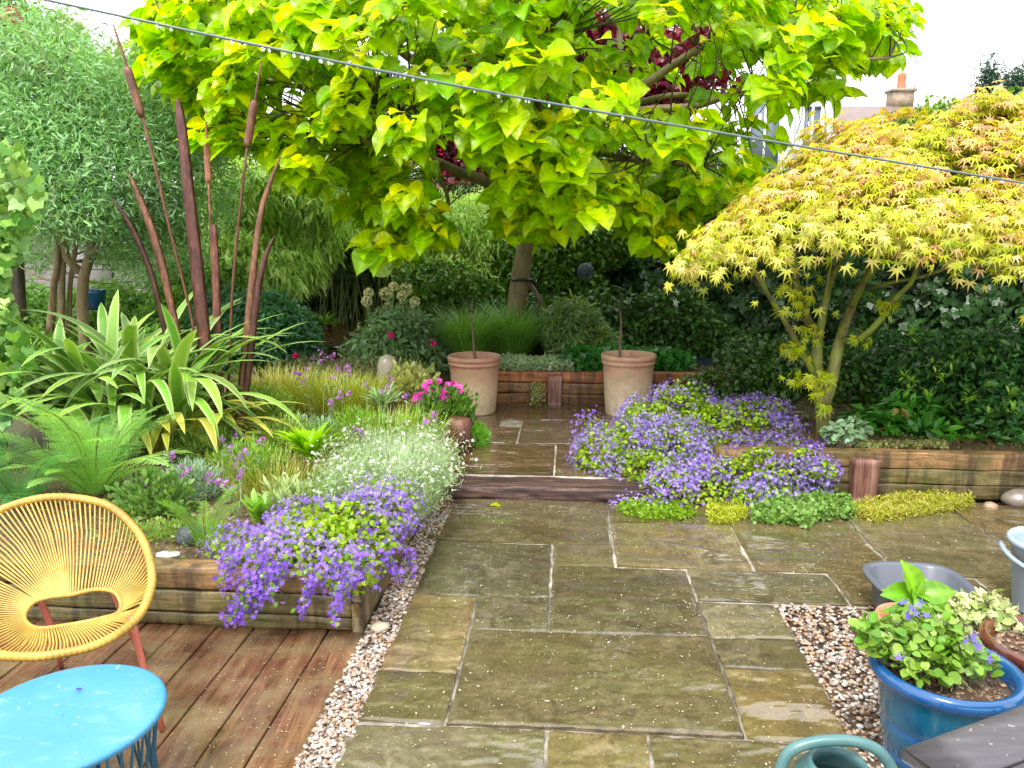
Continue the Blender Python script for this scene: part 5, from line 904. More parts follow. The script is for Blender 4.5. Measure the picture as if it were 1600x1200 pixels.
# ferns
def fern(base, label, n, L, cols, w=.16, pair=26, lean=(.25, .9), pl=9):
    pl = int(pl*1.3)
    m = M(); b = A(base)
    for i in range(n):
        a = 2*pi*i/n+rng.normal(0, .25); Lf = rng.uniform(*L); ph = rng.uniform(*lean); h = A((cos(a), sin(a), 0)); pos = b+h*.03; pts = [pos]
        for k in range(pair): pp = ph+(k/pair)**1.6*1.15; pos = pos+(h*sin(pp)+UP*cos(pp))*Lf/pair; pts.append(pos)
        pts = A(pts); tube(m, pts[::3], .0025, 3, (.2, .24, .06), cap=False); t = nrm(np.gradient(pts, axis=0)); sd = np.cross(h, UP); col = mixc(1, *cols)[0]
        for sgn in (-1, 1):
            k = np.arange(2, pair+1); f = k/pair; ln = w*Lf/.6*np.sin(pi*np.clip(f*.9+.12, 0, 1))**.8+.008; nn = nrm(np.cross(sd, t[k])); dirp = nrm(sd*sgn*1.0+t[k]*.45-UP*.12+rng.normal(0, .05, (len(k), 3)))
            for j in range(1, pl+1):
                s = j/pl; q = pts[k]+dirp*(ln*s*.94)[:, None]; sz = np.full(len(k), Lf/pair*.64*(1-s*.5)).clip(.005, 1)
                for s2 in (-1, 1): scat(m, TINY, q, nrm(t[k]*s2+dirp*.6), nn, sz*1.05, col*rng.uniform(.85, 1.15))
    solo("fern", m, LEAF, b, label, "fern")
FC = [(.28, .54, .14), (.38, .62, .20), (.18, .42, .09)]
fern(onbed(150, 775), "large bright green fern behind the back of the yellow chair", 30, (.55, .9), FC, .12, 30, (.05, .85), 9)
fern(onbed(35, 790), "dark blue green fern at the far left edge behind the chair", 18, (.45, .75), [(.09, .27, .09), (.14, .36, .13)], .12, 28, (.2, 1.0), 9)
fern(onbed(322, 858), "small upright fern beside the dark grey stone in the left bed", 11, (.24, .36), [(.14, .32, .05), (.22, .42, .07)], .09, 20, (.1, .6), 6)
fern(onbed(478, 720)+A((-.1, .2, 0)), "soft lime green fern in the middle of the left bed", 9, (.3, .42), [(.30, .44, .06), (.24, .38, .05)], .13, 20, (.6, 1.1), 6)
q = onbed(1238, 655, .33)
fern(q, "dark green fern in the shade at the left of the maple trunk", 7, (.28, .4), [(.05, .14, .03)], .1, 18, (.6, 1.2), 5)
# white flowered silvery plant over the gravel
def wispy(name, base, label, cen, rad, n, L, stemc, fT, nf, fs, fcol, leafn, leafc, lean=(.1, 1.3), cat="flowering plant", lT=LANCE, ls=(.015, .035), w=.0035, fl="blossom"):
    r = empty(name, base, label, cat); ms, mf, ml = M(), M(), M(); q, a = disk(cen, rad, n, cen[2]); e = blades(ms, q, a+rng.normal(0, .6, n), rng.uniform(*L, n), w, rng.uniform(0, .5, n), rng.uniform(*lean, n), mixc(n, *stemc), 5)
    f = e[rng.integers(0, n, nf)]+rng.normal(0, .018, (nf, 3)); 
    if nf: scat(mf, fT, f, rv(nf), nrm(UP+A((0, -.5, 0))+rng.normal(0, .6, (nf, 3))), rng.uniform(*fs, nf), mixc(nf, *fcol)); 
    i = rng.integers(0, n, leafn); t = rng.random((leafn, 1))**.7; lp = q[i]*(1-t)+e[i]*t+rng.normal(0, .012, (leafn, 3)); lp[:, 2] += .25*(t*(1-t))[:, 0]*rng.uniform(.2, 1, leafn)*L[1]; scat(ml, lT, lp, nrm(rv(leafn)+UP*.5), rv(leafn), rng.uniform(*ls, leafn), mixc(leafn, *leafc))
    ms.build("stems", STEM, r, base); ml.build("foliage", LEAF, r, base)
    if nf: mf.build(fl, PETAL, r, base)
    return r
c = W(-1.02, 4.55, .27); LG = [(.38, .52, .28), (.30, .44, .20), (.48, .56, .34)]
wispy("snow_in_summer", c, "silvery green mound with small white flowers leaning over the path gravel", W(-1.08, 4.5, .2), (.30, .62), 5200, (.16, .38), LG, FLOW5, 620, (.009, .017), ((.80, .82, .80), (.7, .72, .65)), 11000, LG, (.2, 1.5), ls=(.018, .04), w=.0026)
# mauve wallflowers in yellow green grass
for px, py, n, Lr, cols, lab in [(530, 640, 1500, (.25, .42), [(.42, .48, .08), (.30, .40, .05), (.52, .52, .14)], "yellow green fine grass in the middle of the left bed among mauve flowers"), (450, 625, 1100, (.25, .4), [(.50, .50, .12), (.36, .42, .08), (.58, .5, .2)], "straw yellow fine grass right of the rusty reeds"), (600, 700, 900, (.2, .36), [(.24, .38, .06), (.34, .44, .07)], "bright green fine grass behind the white flowered mound"), (400, 560, 500, (.2, .34), [(.22, .36, .06), (.14, .26, .05)], "low green grass tuft beside the tallest reed"), (430, 760, 600, (.14, .28), [(.36, .44, .08), (.45, .42, .15)], "sparse yellowish grass beside the violet bellflower")]:
    grass("grass_tuft", onbed(px, py), lab, n, (.42, .3), Lr, (.004, .008), (.0, .7), (.5, 1.7), cols)
def wall(px, py, n, Lh, label, R_=(.2, .15)):
    c = onbed(px, py); r = empty("wallflower", c, label, "flowering plant", "mauve wallflowers in the left bed"); m, ml = M(), M(); q, a = disk(c, R_, n, c[2]); e = blades(m, q, a, rng.uniform(*Lh, n), .005, rng.uniform(0, .4, n), rng.uniform(.2, .9, n), mixc(n, (.25, .34, .14), (.3, .3, .15)), 5)
    k = n*16; i = rng.integers(0, n, k); t = rng.random((k, 1)); p = q[i]*(1-t)+e[i]*t; scat(ml, LANCE, p, nrm(rv(k)+UP*.3), rv(k), rng.uniform(.03, .06, k), mixc(k, (.20, .32, .14), (.28, .38, .2))); m.build("stems", STEM, r, c); ml.build("foliage", LEAF, r, c)
    for j in range(n):
        f = M(); k = rng.integers(7, 16); p = e[j]+rng.normal(0, 1, (k, 3))*A((.015, .015, .02)); scat(f, FLOW5, p, rv(k), nrm(p-e[j]+UP*.01+A((0, -.01, 0))), rng.uniform(.011, .018, k), mixc(k, (.52, .20, .60), (.40, .12, .50), (.62, .32, .66), (.20, .05, .25))); f.build("flower_head", PETAL, r, c)
wall(500, 660, 9, (.34, .5), "mauve wallflower in the yellow grass, right of the rusty reeds"); wall(575, 690, 8, (.28, .42), "mauve wallflower just left of the grey green rosette"); wall(450, 640, 7, (.3, .45), "mauve wallflower nearest the reeds, in straw coloured grass")
wall(350, 765, 7, (.16, .3), "low mauve wallflower in front of the rusty reeds"); wall(270, 790, 5, (.12, .24), "small mauve wallflower right of the large fern"); wall(615, 735, 4, (.2, .32), "mauve wallflower behind the white flowered mound"); wall(380, 805, 4, (.14, .24), "mauve wallflower beside the small upright fern")
# rosettes
def rosette(px, py, label, n, L, w, cols, z=.27, p0=(.2, 1.0), p1=(.9, 1.7), h=0., stem=None, cols_n=3, name="leafy_rosette", cat="plant", Y=None, fold=.3):
    c = onbed(px, py, z) if Y is None else P(px, py, Y); m = M(); q = np.tile(c+A((0, 0, h)), (n, 1))+rng.normal(0, .012, (n, 3)); blades(m, q, rng.random(n)*6.283, rng.uniform(*L, n), rng.uniform(*w, n), rng.uniform(*p0, n), rng.uniform(*p1, n), mixc(n, *cols), 6, cols_n, fold=fold)
    if stem: tube(m, [c+A(s) for s in stem], .012, 6, (.34, .26, .16))
    return solo(name, m, LEAF, c, label, cat)
rosette(600, 668, "grey green woolly rosette on a bare bent stem left of the pink flowers", 46, (.14, .26), (.03, .045), [(.36, .48, .26), (.28, .42, .2)], h=.17, stem=[(.02, -.1, -.02), (.03, -.06, .08), (0, 0, .18)])
rosette(490, 745, "lime green rosette of broad pointed leaves in the left bed", 34, (.2, .3), (.06, .09), [(.36, .60, .06), (.28, .50, .05)], h=.13)
rosette(405, 815, "fresh green upright rosette behind the violet bellflower", 28, (.10, .19), (.035, .05), [(.22, .46, .08), (.3, .5, .1)], h=.03, p0=(.1, .9), p1=(.4, 1.2))
rosette(688, 690, "silvery pointed rosette beside the log post", 34, (.10, .17), (.018, .028), [(.40, .50, .34), (.5, .56, .42)], h=.06)
rosette(650, 672, "single clump of large smooth green leaves in front of the pink flowers", 10, (.14, .22), (.055, .075), [(.16, .36, .06)], h=.04)
rosette(355, 665, "pale silvery rosette between the two largest reeds", 30, (.10, .18), (.02, .03), [(.46, .54, .36), (.36, .46, .3)], h=.12)
c = onbed(508, 560, .28); rosette(508, 560, "spurge with a drooping tuft of leaves on a bare curved stem by the wooden platform", 60, (.2, .34), (.025, .035), [(.20, .38, .08), (.3, .44, .14)], h=.42, p0=(.3, 1.4), p1=(1.4, 2.3), stem=[(-.22, -.1, 0), (-.1, 0, .2), (0, 0, .43)], name="spurge")
def feathery(px, py, label, R_, n, cols, z=.27, s=(.03, .06), T=LANCE, name="feathery_plant", mat=LEAF, cat="plant", up=.9):
    c = onbed(px, py, z); m = M(); p, d = blobpts([(c+A((0, 0, R_[2]*.4)), R_)], n, .3, .3); k = len(p); scat(m, T, p, nrm(d+UP*up+rng.normal(0, .45, (k, 3))), rv(k), rng.uniform(*s, k), mixc(k, *cols)); return solo(name, m, mat, c, label, cat)
BG = [(.24, .38, .22), (.34, .46, .30), (.18, .3, .18)]
feathery(500, 700, "grey blue feathery plant behind the lime rosette", (.22, .18, .16), 1500, BG); feathery(305, 775, "blue grey narrow leaved pink plant behind the small fern", (.18, .14, .15), 1300, [(.26, .40, .30), (.38, .50, .38)])
feathery(345, 862, "tiny silver leaved plant at the front edge of the left bed", (.11, .05, .06), 420, [(.55, .62, .48), (.42, .5, .35)], s=(.015, .03)); feathery(240, 800, "mixed green leafy plant right of the yellow chair back", (.22, .15, .16), 1100, [(.14, .28, .07), (.24, .38, .12)], T=OVAL, s=(.025, .05))
feathery(560, 745, "low lime leafy clump behind the violet bellflower", (.16, .14, .1), 700, [(.36, .5, .08), (.25, .4, .06)], T=OVAL, s=(.02, .04)); feathery(455, 800, "pale strappy leaf clump beside the fresh green rosette", (.15, .1, .11), 420, [(.34, .46, .2), (.45, .52, .25)], s=(.06, .11))
feathery(742, 695, "bright green mossy cushion growing out beside the log post", (.13, .16, .13), 2400, [(.13, .36, .04), (.20, .46, .06)], z=.1, s=(.02, .035)); feathery(690, 720, "tangle of small leaves and red buds at the bed edge by the log post", (.12, .15, .12), 700, [(.16, .3, .06), (.3, .3, .1), (.3, .08, .06)], s=(.02, .04))
feathery(640, 622, "pale cream green leggy shrub left of the pink flowers", (.26, .22, .24), 1300, [(.52, .56, .22), (.38, .46, .12), (.62, .6, .34)], T=OVAL, s=(.035, .07), name="pale_shrub", cat="shrub", up=.4)
feathery(575, 600, "straw coloured seed head haze around the standing stone", (.55, .4, .20), 2600, [(.42, .38, .22), (.3, .34, .14), (.5, .46, .3)], s=(.015, .04)); feathery(480, 590, "fine beige flowering haze in front of the wooden platform", (.45, .35, .18), 2000, [(.40, .36, .2), (.26, .32, .12)], s=(.015, .04))
feathery(700, 660, "green leafy filler behind the pink flowers by the left terracotta pot", (.22, .22, .22), 1400, [(.12, .26, .05), (.2, .34, .07), (.06, .14, .03)], T=OVAL, s=(.03, .06))
feathery(440, 580, "low bright green clump in front of the blue green shrub", (.4, .3, .22), 2200, [(.16, .32, .06), (.28, .42, .1)], s=(.03, .06))
feathery(390, 745, "bright green soft leafy clump below the rusty reeds", (.26, .2, .16), 2000, [(.26, .46, .08), (.36, .54, .12), (.16, .32, .06)], s=(.03, .06)); feathery(330, 715, "fine green leafy tuft between the strap leaves and the wallflowers", (.24, .2, .16), 1500, [(.2, .4, .08), (.34, .46, .16)], s=(.03, .06))
feathery(455, 705, "soft mixed green clump left of the grey blue feathery plant", (.3, .24, .17), 2300, [(.34, .5, .1), (.24, .42, .08), (.46, .54, .2)], s=(.03, .06)); feathery(560, 690, "fresh green clump right of the grey blue feathery plant", (.26, .2, .18), 1800, [(.3, .5, .08), (.2, .4, .06)], s=(.03, .06)); feathery(400, 660, "grassy green clump at the foot of the right hand reeds", (.35, .3, .2), 2400, [(.38, .5, .12), (.26, .42, .08)], s=(.04, .08)); feathery(270, 840, "small leafy weeds along the edge of the left bed behind the shell", (.3, .08, .07), 900, [(.2, .36, .08), (.34, .44, .14)], T=OVAL, s=(.015, .03))
feathery(520, 790, "grey green leafy tuft between the pale stone and the lime rosette", (.2, .16, .13), 1100, [(.34, .48, .26), (.26, .42, .12)], s=(.03, .05))
# pink dianthus
c = onbed(692, 650, .28); r = empty("pink_dianthus", c, "clump of bright pink dianthus over blue grey leaves in front of the left terracotta pot", "flowering plant"); m = M(); n = 700; q, a = disk(c, (.17, .13), n, c[2]+.03); blades(m, q, a, rng.uniform(.1, .2, n), .006, rng.uniform(0, .6, n), rng.uniform(.3, 1.1, n), mixc(n, (.22, .34, .34), (.32, .44, .42)), 4); m.build("foliage", LEAF, r, c)
for px, py in [(662, 604), (672, 598), (686, 596), (698, 600), (708, 598), (718, 604), (722, 612), (712, 618), (694, 611), (680, 610), (668, 612), (658, 618), (650, 622), (700, 622), (716, 624), (690, 620), (676, 622)]:
    q = P(px, py, 6.35+rng.uniform(-.15, .1)); f = M(); scat(f, FLOW8, q+rng.normal(0, .006, (4, 3)), rv(4), nrm(UP*.5+A((0, -1, 0))+rng.normal(0, .35, (4, 3))), rng.uniform(.022, .032, 4), mixc(4, (.78, .12, .50), (.85, .22, .58), (.66, .06, .38))); tube(f, [q, q+A((rng.normal(0, .03), .02, -.22))], .0025, 3, (.22, .34, .2)); f.build("flower_head", PETAL, r, c)
for k, (px, py, lab) in enumerate([(611, 524, "single crimson flower on a tall stem above the standing stone"), (676, 536, "crimson flower on a stem behind the pale leggy shrub"), (462, 556, "magenta flower near the wooden platform")]):
    q = P(px, py, 7.6); m = M(); scat(m, FLOW8, q+rng.normal(0, .006, (5, 3)), rv(5), nrm(A((0, -1, .4))+rng.normal(0, .5, (5, 3))), .035, (.5, .02, .16)); b0 = A((q[0]+.05, q[1]+.05, .27)); tube(m, spline([b0, (b0+q)/2+A((.03, 0, 0)), q], 8), .004, 4, (.2, .3, .1)); solo("flower", m, PETAL, b0, lab, "flower")
# alliums and the shrub beneath
c = onbed(612, 575, .28); c = A((P(612, 560, 8.6)[0], 8.6, .28))
for k, (px, py, rr, lab) in enumerate([(576, 458, .055, "pale allium seed head, topmost of the left pair"), (573, 471, .06, "pale allium seed head just below the topmost of the left pair"), (603, 459, .075, "round pale allium seed head in the middle of the group"), (615, 448, .05, "highest pale allium seed head of the group"), (634, 452, .075, "largest pale allium seed head at the right of the group"), (628, 462, .055, "pale allium seed head just under the largest one"), (648, 471, .055, "rightmost pale allium seed head"), (606, 478, .045, "lowest small allium seed head"), ]):
    q = P(px, py, 8.6+rng.uniform(-.2, .2)); b0 = A((q[0]+.05*(1 if px < 610 else -1), q[1], .28)); r = empty("allium", b0, lab, "allium", "pale allium seed heads before the dark bamboo"); m = M(); tube(m, spline([b0, (b0+q)/2+A((rng.normal(0, .02), 0, 0)), q], 10), .006, 5, (.22, .32, .12)); m.build("stem", STEM, r, b0, True)
    m = M(); n = 150; d = rv(n); 
    for j in range(0, n, 2): tube(m, [q, q+d[j]*rr*.9], .0015, 3, (.34, .40, .18), cap=False)
    scat(m, FLOW5, q+d*rr*rng.uniform(.85, 1.05, (n, 1)), rv(n), d, .014, mixc(n, (.78, .76, .48), (.86, .84, .62), (.6, .62, .34))); m.build("flower_head", LEAF, r, b0)
m = M(); n = 14
bushy("shrub", c, "grey green leafy shrub with a few white flowers under the alliums", "shrub", [(c+A((-.1, 0, .25)), (.42, .35, .35)), (c+A((.3, .1, .25)), (.4, .35, .4)), (c+A((.1, 0, .55)), (.35, .3, .25))], 4600, WIDEL, (.06, .11), [(.22, .36, .18), (.14, .26, .10), (.32, .44, .24)], flowers=(lambda p, d: np.where(p[:, 2] > c[2]+.6)[0][:26], FLOW5, (.02, .035), [(.8, .82, .78)], PETAL))
q = P(420, 560, 8.8); q[2] = .28
bushy("shrub", q, "dark blue green shrub at the foot of the pale bamboo", "shrub", [(q+A((-.1, 0, .45)), (.5, .4, .5)), (q+A((.25, 0, .35)), (.35, .35, .4)), (q+A((-.5, .1, .5)), (.4, .35, .45))], 7000, WIDEL, (.07, .12), [(.05, .17, .07), (.09, .24, .11), (.14, .32, .16), (.03, .1, .04)])
q = P(230, 520, 9.2); q[2] = .28
bushy("shrub", q, "glossy mid green shrub in front of the brown fence behind the reeds", "shrub", [(q+A((-.5, 0, .35)), (.5, .35, .4)), (q+A((.3, 0, .35)), (.6, .35, .4)), (q+A((-1.3, 0, .35)), (.5, .35, .4)), (q+A((.9, .3, .6)), (.5, .35, .6)), (q+A((-1.9, .1, .45)), (.5, .35, .5)), (q+A((.3, .6, .9)), (.5, .3, .4))], 12000, OVAL, (.05, .09), [(.08, .2, .04), (.14, .3, .06), (.25, .4, .1)])
q = P(100, 500, 7.); q[2] = .27
bushy("shrub", q, "yellow green arching leaves at the foot of the grey green tree", "shrub", [(q+A((.3, .8, .3)), (.4, .35, .35)), (q+A((-.6, .4, .3)), (.5, .35, .35)), (q+A((-1.4, 0, .3)), (.5, .35, .35))], 6000, WIDEL, (.07, .12), [(.1, .24, .05), (.22, .38, .08)])
m = M(); q = P(147, 466, 8.9); lathe(m, [(0, -.13), (.1, -.13), (.13, .06), (.14, .1), (.12, .1), (0, .08)], q, 24); solo("flower_pot", m, GLZ, q, "bright blue glazed pot glimpsed behind the trunk of the grey green tree", "pot", smooth=True)
for px, py, Y, w_, lab in ((40, 470, 9.6, .5, "light green feathery shrub low in front of the grey shed at the far left"), (170, 455, 9.8, .5, "light green bushy shrub in front of the shed between the tree stems and the reeds"), (310, 440, 9.4, .45, "fresh green feathery shrub directly behind the tallest rusty reeds")):
    q = P(px, py, Y); q[2] = .28; bushy("shrub", q, lab, "shrub", [(q+A((0, 0, .5)), (w_, .35, .5)), (q+A((.5, .1, .45)), (w_*.8, .3, .4)), (q+A((-.5, .1, .4)), (w_*.8, .3, .45))], 6500, WIDEL, (.06, .11), [(.20, .42, .08), (.32, .54, .14), (.12, .28, .05)])
# back bed: grass fountains, silver mat, geranium, euphorbia
GG = [(.13, .32, .06), (.20, .42, .08), (.28, .46, .12)]
for px, Y, lab in ((800, 8.75, "fine green fountain grass at the foot of the golden tree"), (735, 8.6, "fine green fountain grass behind the left terracotta pot")):
    q = A((P(px, 500, Y)[0], Y, .42)); grass("fountain_grass", q, lab, 1100, (.16, .14), (.5, .95), (.005, .009), (.0, .6), (1.1, 2.2), GG, nseg=8)
q = A((P(892, 500, 8.7)[0], 8.7, .42)); bushy("spurge", q, "grey green narrow leaved spurge with yellow tips behind the right terracotta pot", "shrub", [(q+A((0, 0, .35)), (.33, .3, .36)), (q+A((.2, 0, .2)), (.3, .25, .25))], 4200, LANCE, (.09, .15), [(.14, .30, .13), (.22, .38, .18), (.40, .45, .12)], jit=.5, tw=24)
m = M(); n = 5200; u = rng.uniform(-.78, .05, n); v = rng.uniform(7.86, 8.35, n); p = A([W(a, b, .44) for a, b in zip(u, v)]); p[:, 2] += rng.random(n)*(.10+.03*fb(u, v, 0, 14)); p[:, 1] -= (rng.random(n) < .15)*.05
scat(m, OVAL, p, nrm(rv(n)+UP*.6), nrm(rv(n)+UP), rng.uniform(.02, .035, n), mixc(n, (.42, .54, .36), (.30, .44, .24), (.52, .60, .46))); solo("silver_mat_plant", m, LEAF, W(-.3, 8, .44), "pale silvery mat plant spilling along the top of the orange sleepers", "plant")
q = W(.28, 8.15, .44); bushy("geranium", q, "deep green lobed geranium beside the right terracotta pot", "plant", [(q+A((-.12, 0, .06)), (.28, .25, .16)), (q+A((.25, .1, .08)), (.3, .25, .17)), (q+A((.7, .1, .05)), (.4, .25, .16))], 1800, IVYL, (.04, .07), [(.06, .24, .05), (.10, .32, .08), (.04, .15, .03)])
q = G(845, 634, .11); q = G(838, 634, .12); m = M(); n = 260; p = q+np.abs(rng.normal(0, 1, (n, 3)))*A((.05, -.03, .11))*A((rng.choice([-1, 1], n), np.ones(n), np.ones(n))).T if 0 else q+rng.normal(0, 1, (n, 3))*A((.045, .02, .0))+A((0, -.03, 0)); p[:, 2] += rng.random(n)*.24; scat(m, OVAL, p, nrm(rv(n)+UP), rv(n), rng.uniform(.015, .03, n), mixc(n, (.25, .34, .1), (.4, .42, .2))); solo("weed", m, LEAF, q, "small straggly weed growing up the orange sleepers beside the post", "weed", kind="stuff")
bq = W(.5, 9.3, .42); bushy("shrub", bq, "dark leafy shrub behind the spurge and the right terracotta pot", "shrub", [(bq+A((0, 0, .3)), (.6, .4, .5)), (bq+A((.7, 0, .3)), (.6, .4, .5)), (bq+A((-.9, .4, .3)), (.7, .4, .35))], 9000, OVAL, (.05, .09), GR+[(.12, .24, .05)], GLOSS)
# right bed: laurel-like bushes, hellebore, heuchera, groundcover, sedum
q = A((P(1550, 600, 6.0)[0], 6.0, .31)); DG = [(.035, .12, .035), (.06, .19, .05), (.02, .07, .025)]
lau = bushy("laurel_shrub", q, "large glossy dark green shrub with lighter tips at the right of the maple", "shrub", [(P(px, py, Y), (a, a*.8, b_)) for px, py, Y, a, b_ in [(1560, 560, 6.2, .5, .3), (1480, 560, 6.6, .45, .25), (1570, 640, 5.8, .35, .28), (1440, 600, 6.5, .35, .25), (1620, 600, 6., .5, .5), (1400, 640, 6.5, .25, .15), (1590, 690, 5.6, .25, .15), (1500, 620, 6.4, .4, .25), (1380, 560, 7.2, .5, .3)]], 9000, WIDEL, (.06, .10), DG+[(.14, .32, .07)], GLOSS, stems=[([q, P(1500, 650, 6.3), P(1505, 600, 6.3)], .02, .01), ([q, P(1560, 600, 6.1)], .02, .01)], shell=.3, lump=.35, tw=60)
m = M(); c = q; n = 60
for i in range(26):
    w_ = P(rng.uniform(1385, 1600), rng.uniform(520, 700), rng.uniform(5.5, 6.1)); k = 9; o = rv(k); scat(m, WIDEL, w_+o*.015, nrm(o+UP*.6), nrm(UP+o), rng.uniform(.04, .075, k), mixc(k, (.20, .44, .06), (.32, .52, .08)))
ys = m.build('young_shoots', GLOSS, lau, A(lau.location)); ys['kind'] = 'stuff'
q = G(1390, 690, .31)+A((0, .25, 0)); bushy("hellebore", q, "hellebore with broad fingered green leaves in front of the dark shrub", "plant", [(P(1385, 665, 5.9), (.18, .16, .10)), (P(1440, 678, 5.75), (.2, .15, .09)), (P(1350, 655, 6.), (.15, .13, .09)), (P(1490, 680, 5.75), (.2, .14, .08)), (P(1420, 640, 6.1), (.25, .14, .1))], 620, WIDEL, (.10, .17), [(.08, .30, .04), (.14, .40, .06), (.05, .18, .03)], GLOSS, jit=.4)
q = P(1408, 640, 5.75); m = M(); n = 9; o = rv(n)*A((1, .6, .4)); scat(m, OVAL, q+o*.03, nrm(o-UP*.9), nrm(A((0, -1, .4))+o), .07, mixc(n, (.20, .07, .05), (.32, .16, .10), (.25, .3, .06))); solo("hellebore_flower", m, LEAF, q, "drooping brownish pink hellebore flower above its green leaves", "flower")
q = G(1315, 700, .32); bushy("heuchera", q, "pale scalloped leaved clump on the right bed edge beside the maple trunk", "plant", [(P(1318, 680, 5.5), (.13, .12, .09)), (P(1335, 668, 5.6), (.1, .1, .08))], 260, ROUND, (.04, .065), [(.30, .46, .28), (.16, .30, .12), (.42, .52, .38)], GLOSS, jit=.4, tw=20)
m = M(); n = 900; p = A([G(rng.uniform(1340, 1480), rng.uniform(694, 702), .33) for _ in range(n)]); p[:, 2] += rng.random(n)*.03; scat(m, ROUND, p, nrm(rv(n)+UP*.3), nrm(UP+rng.normal(0, .5, (n, 3))), rng.uniform(.012, .026, n), mixc(n, (.22, .34, .10), (.38, .42, .2), (.26, .16, .08))); solo("creeping_plant", m, LEAF, W(2.2, 5.5, .33), "small leaved creeper along the top edge of the right sleeper wall", "plant")
def patch(poly, n, T, s, cols, hgt, name, label, cat="plant", mat=LEAF, up=.6):
    m = M(); xs = [q[0] for q in poly]; ys = [q[1] for q in poly]; p = []
    while len(p) < n:
        x, y = rng.uniform(min(xs), max(xs)), rng.uniform(min(ys), max(ys))
        if inside(x, y, poly): g = G(x, y, .012); e = .35+.65*(.5+.5*fb(g[0], g[1], 0, 13, 2)); g[2] += rng.random()*hgt*e; p.append(g)
    p = A(p); scat(m, T, p, nrm(rv(n)+UP*up), nrm(rv(n)+UP), rng.uniform(*s, n), mixc(n, *cols)); return solo(name, m, mat, p.mean(0)*A((1, 1, 0)), label, cat)
SD = [(.46, .54, .06), (.36, .46, .05), (.58, .56, .12)]
patch([(1325, 800), (1350, 790), (1400, 782), (1460, 780), (1515, 785), (1520, 796), (1480, 803), (1455, 806), (1400, 812), (1370, 820), (1340, 812)], 5200, LANCE, (.018, .04), SD+[(.5, .38, .2)], .10, "sedum", "yellow green sedum strip along the foot of the right sleeper wall")
patch([(1100, 805), (1115, 795), (1160, 795), (1170, 812), (1140, 822), (1110, 818)], 1300, LANCE, (.018, .036), SD, .09, "sedum", "small golden sedum tuft in front of the lilac bellflowers")
patch([(1170, 812), (1200, 795), (1260, 785), (1330, 792), (1335, 812), (1280, 815), (1262, 828), (1240, 822), (1180, 820)], 2600, ROUND, (.016, .032), [(.26, .44, .12), (.36, .50, .20), (.16, .32, .06)], .12, "creeping_plant", "low grey green creeping plant at the foot of the bellflowers on the paving")
patch([(960, 800), (980, 785), (1060, 790), (1095, 805), (1060, 815), (1000, 815)], 900, OVAL, (.02, .035), [(.30, .46, .06), (.2, .36, .04)], .06, "creeping_plant", "bright lime leafy runner on the paving in front of the lilac bellflowers")
patch([(1150, 775), (1160, 760), (1300, 755), (1310, 775), (1250, 785), (1170, 790)], 1500, ROUND, (.02, .034), [(.2, .36, .06), (.3, .42, .1)], .2, "creeping_plant", "leafy stems climbing the sleeper wall behind the creeping plant")
# dry pale stems hanging over the right wall
m = M(); 
for i in range(60):
    a = gp(rng.uniform(1130, 1270), rng.uniform(694, 702), 5.45); b_ = gp(rng.uniform(1090, 1300), rng.uniform(725, 765), 5.22); tube(m, spline([a, (a+b_)/2+A((rng.normal(0, .05), -.07, rng.uniform(-.02, .06))), b_], 9), .0022, 3, (.5, .46, .2), cap=False)
solo("dry_stems", m, STEM, gp(1200, 700, 5.4), "tangle of dry yellowish stems hanging over the wall behind the bellflowers", "plant")
# ---------------- plants in the near pots
z = pc[2]-.03; c = A((pc[0], pc[1], z)); r = empty("potted_bellflower", c, "green round leaved trailing plant with violet star flowers in the blue glazed pot", "plant"); ml, mf, ms = M(), M(), M()
S = [(P(1440, 1005, 2.36), (.12, .10, .07)), (P(1410, 990, 2.40), (.10, .09, .07)), (P(1480, 1010, 2.34), (.10, .10, .06)), (P(1380, 1000, 2.36), (.07, .07, .05)), (P(1450, 1040, 2.28), (.09, .06, .05)), (P(1520, 1030, 2.32), (.08, .07, .03)), (P(1450, 975, 2.45), (.12, .08, .06)), (P(1362, 990, 2.35), (.04, .05, .05))]
p, d = blobpts(S, 760, .4, .3); k = len(p); crown_leaves(ml, p, d, ROUND, rng.uniform(.02, .042, k), mixc(k, (.17, .34, .05), (.10, .25, .03), (.30, .42, .10)), .9, .5, .4, .1)
for i in range(0, k, 2): tube(ms, [c+rng.normal(0, .04, 3)*A((1, 1, .1)), (c+p[i])/2+A((0, 0, .03)), p[i]], .0015, 3, (.3, .36, .12), cap=False)
F_ = A([P(x, y, 2.27) for x, y in [(1412, 942), (1424, 950), (1440, 940), (1430, 958), (1448, 962), (1418, 962), (1510, 1002), (1528, 1010), (1545, 1030), (1555, 1022), (1404, 1028), (1520, 995), (1436, 945)]]); n = len(F_); scat(mf, FLOW5, F_, rv(n), nrm(A((0, -1, .8))+rng.normal(0, .3, (n, 3))), rng.uniform(.016, .026, n), mixc(n, (.24, .18, .66), (.34, .28, .74)))
ml.build("foliage", GLOSS, r, c); mf.build("blossom", PETAL, r, c); ms.build("stems", STEM, r, c)
q = s1+A((.0, 0, .24)); r = empty("potted_shrub", q, "upright stem of large ribbed lime green leaves rising behind the blue pot", "plant"); m = M(); ms = M(); tp = P(1432, 925, 2.55); tube(ms, spline([q, (q+tp)/2+A((.01, 0, 0)), tp], 8), .006, 6, (.3, .4, .1))
T9 = leafT([(0, .03), (.06, .12), (.12, .2), (.23, .28), (.35, .33), (.48, .335), (.6, .31), (.71, .25), (.82, .17), (.92, .08), (1.03, 0)], .16, .25, 0, 5); tt = np.ones((55, 1)); T9[0][:, 2] += np.repeat([.012*(-1)**i_ for i_ in range(11)], 5)
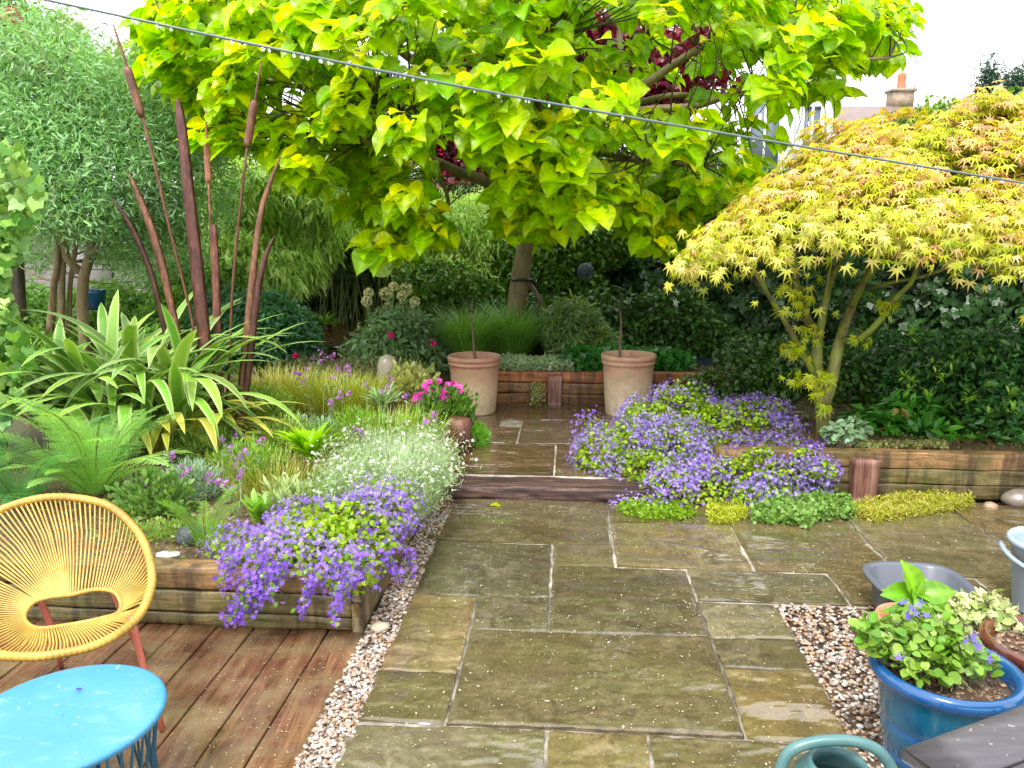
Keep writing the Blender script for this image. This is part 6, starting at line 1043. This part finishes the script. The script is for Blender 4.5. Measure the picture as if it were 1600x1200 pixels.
for i_ in range(11): tt[i_*5:i_*5+5] = .85 if i_ % 2 else 1.1; tt[i_*5+2] = 1.5
T9 = (*T9, tt)
dirs = A([(-.35, -.2, 1.0), (.9, -.3, .35), (-.95, -.25, .25), (.75, -.5, -.1), (-.3, -.8, .2), (.3, .6, .6), (.2, -.2, .9), (-.15, .2, .8), (-.8, .5, .1), (.15, -.7, .3)]); sz = A([.145, .13, .13, .12, .11, .12, .06, .06, .11, .07])
scat(m, T9, np.tile(tp, (10, 1))-A((0, 0, .015)), nrm(dirs), nrm(A((0, -1, .6))+UP*.5+rng.normal(0, .15, (10, 3))), sz, mixc(10, (.15, .34, .04), (.22, .40, .05)))
for h in (.3, .6): t_ = q*(1-h)+tp*h; dd = nrm(rng.normal(size=(6, 3))*A((1, 1, .3))); scat(m, T9, np.tile(t_, (6, 1)), dd, nrm(UP+dd*.2), .11, (.13, .3, .04))
m.build("foliage", GLOSS, r, q, True); ms.build("stems", STEM, r, q)
q = s2+A((0, 0, .24)); bushy("potted_variegated_plant", q, "cream and pale green variegated plant in the pot behind the blue pot", "plant", [(P(1525, 955, 2.85), (.10, .08, .06)), (P(1560, 965, 2.8), (.08, .07, .05)), (P(1495, 962, 2.85), (.06, .07, .05)), (P(1540, 940, 2.9), (.09, .06, .04))], 520, OVAL, (.03, .05), [(.58, .62, .30), (.34, .50, .14), (.66, .66, .44)], GLOSS, tw=40)

q = W(1.9, 6.9, .31); bushy("shrub", q, "dark low shrubs in the shade between the bench and the maple trunk", "shrub", [(P(1130, 605, 7.0), (.35, .25, .18)), (P(1200, 600, 7.0), (.35, .25, .22)), (P(1240, 570, 7.4), (.4, .3, .3)), (P(1340, 600, 7.0), (.4, .3, .3)), (P(1180, 560, 7.8), (.4, .3, .25)), (P(1060, 560, 8.9), (.5, .2, .3)), (P(1110, 540, 9.), (.5, .2, .3))], 7000, OVAL, (.04, .08), GR+[(.10, .20, .04)], GLOSS)
for o in list(COL.objects):
    if o.parent and o.name.split('.')[0] in ('stems', 'twigs'): o['kind'] = 'stuff'
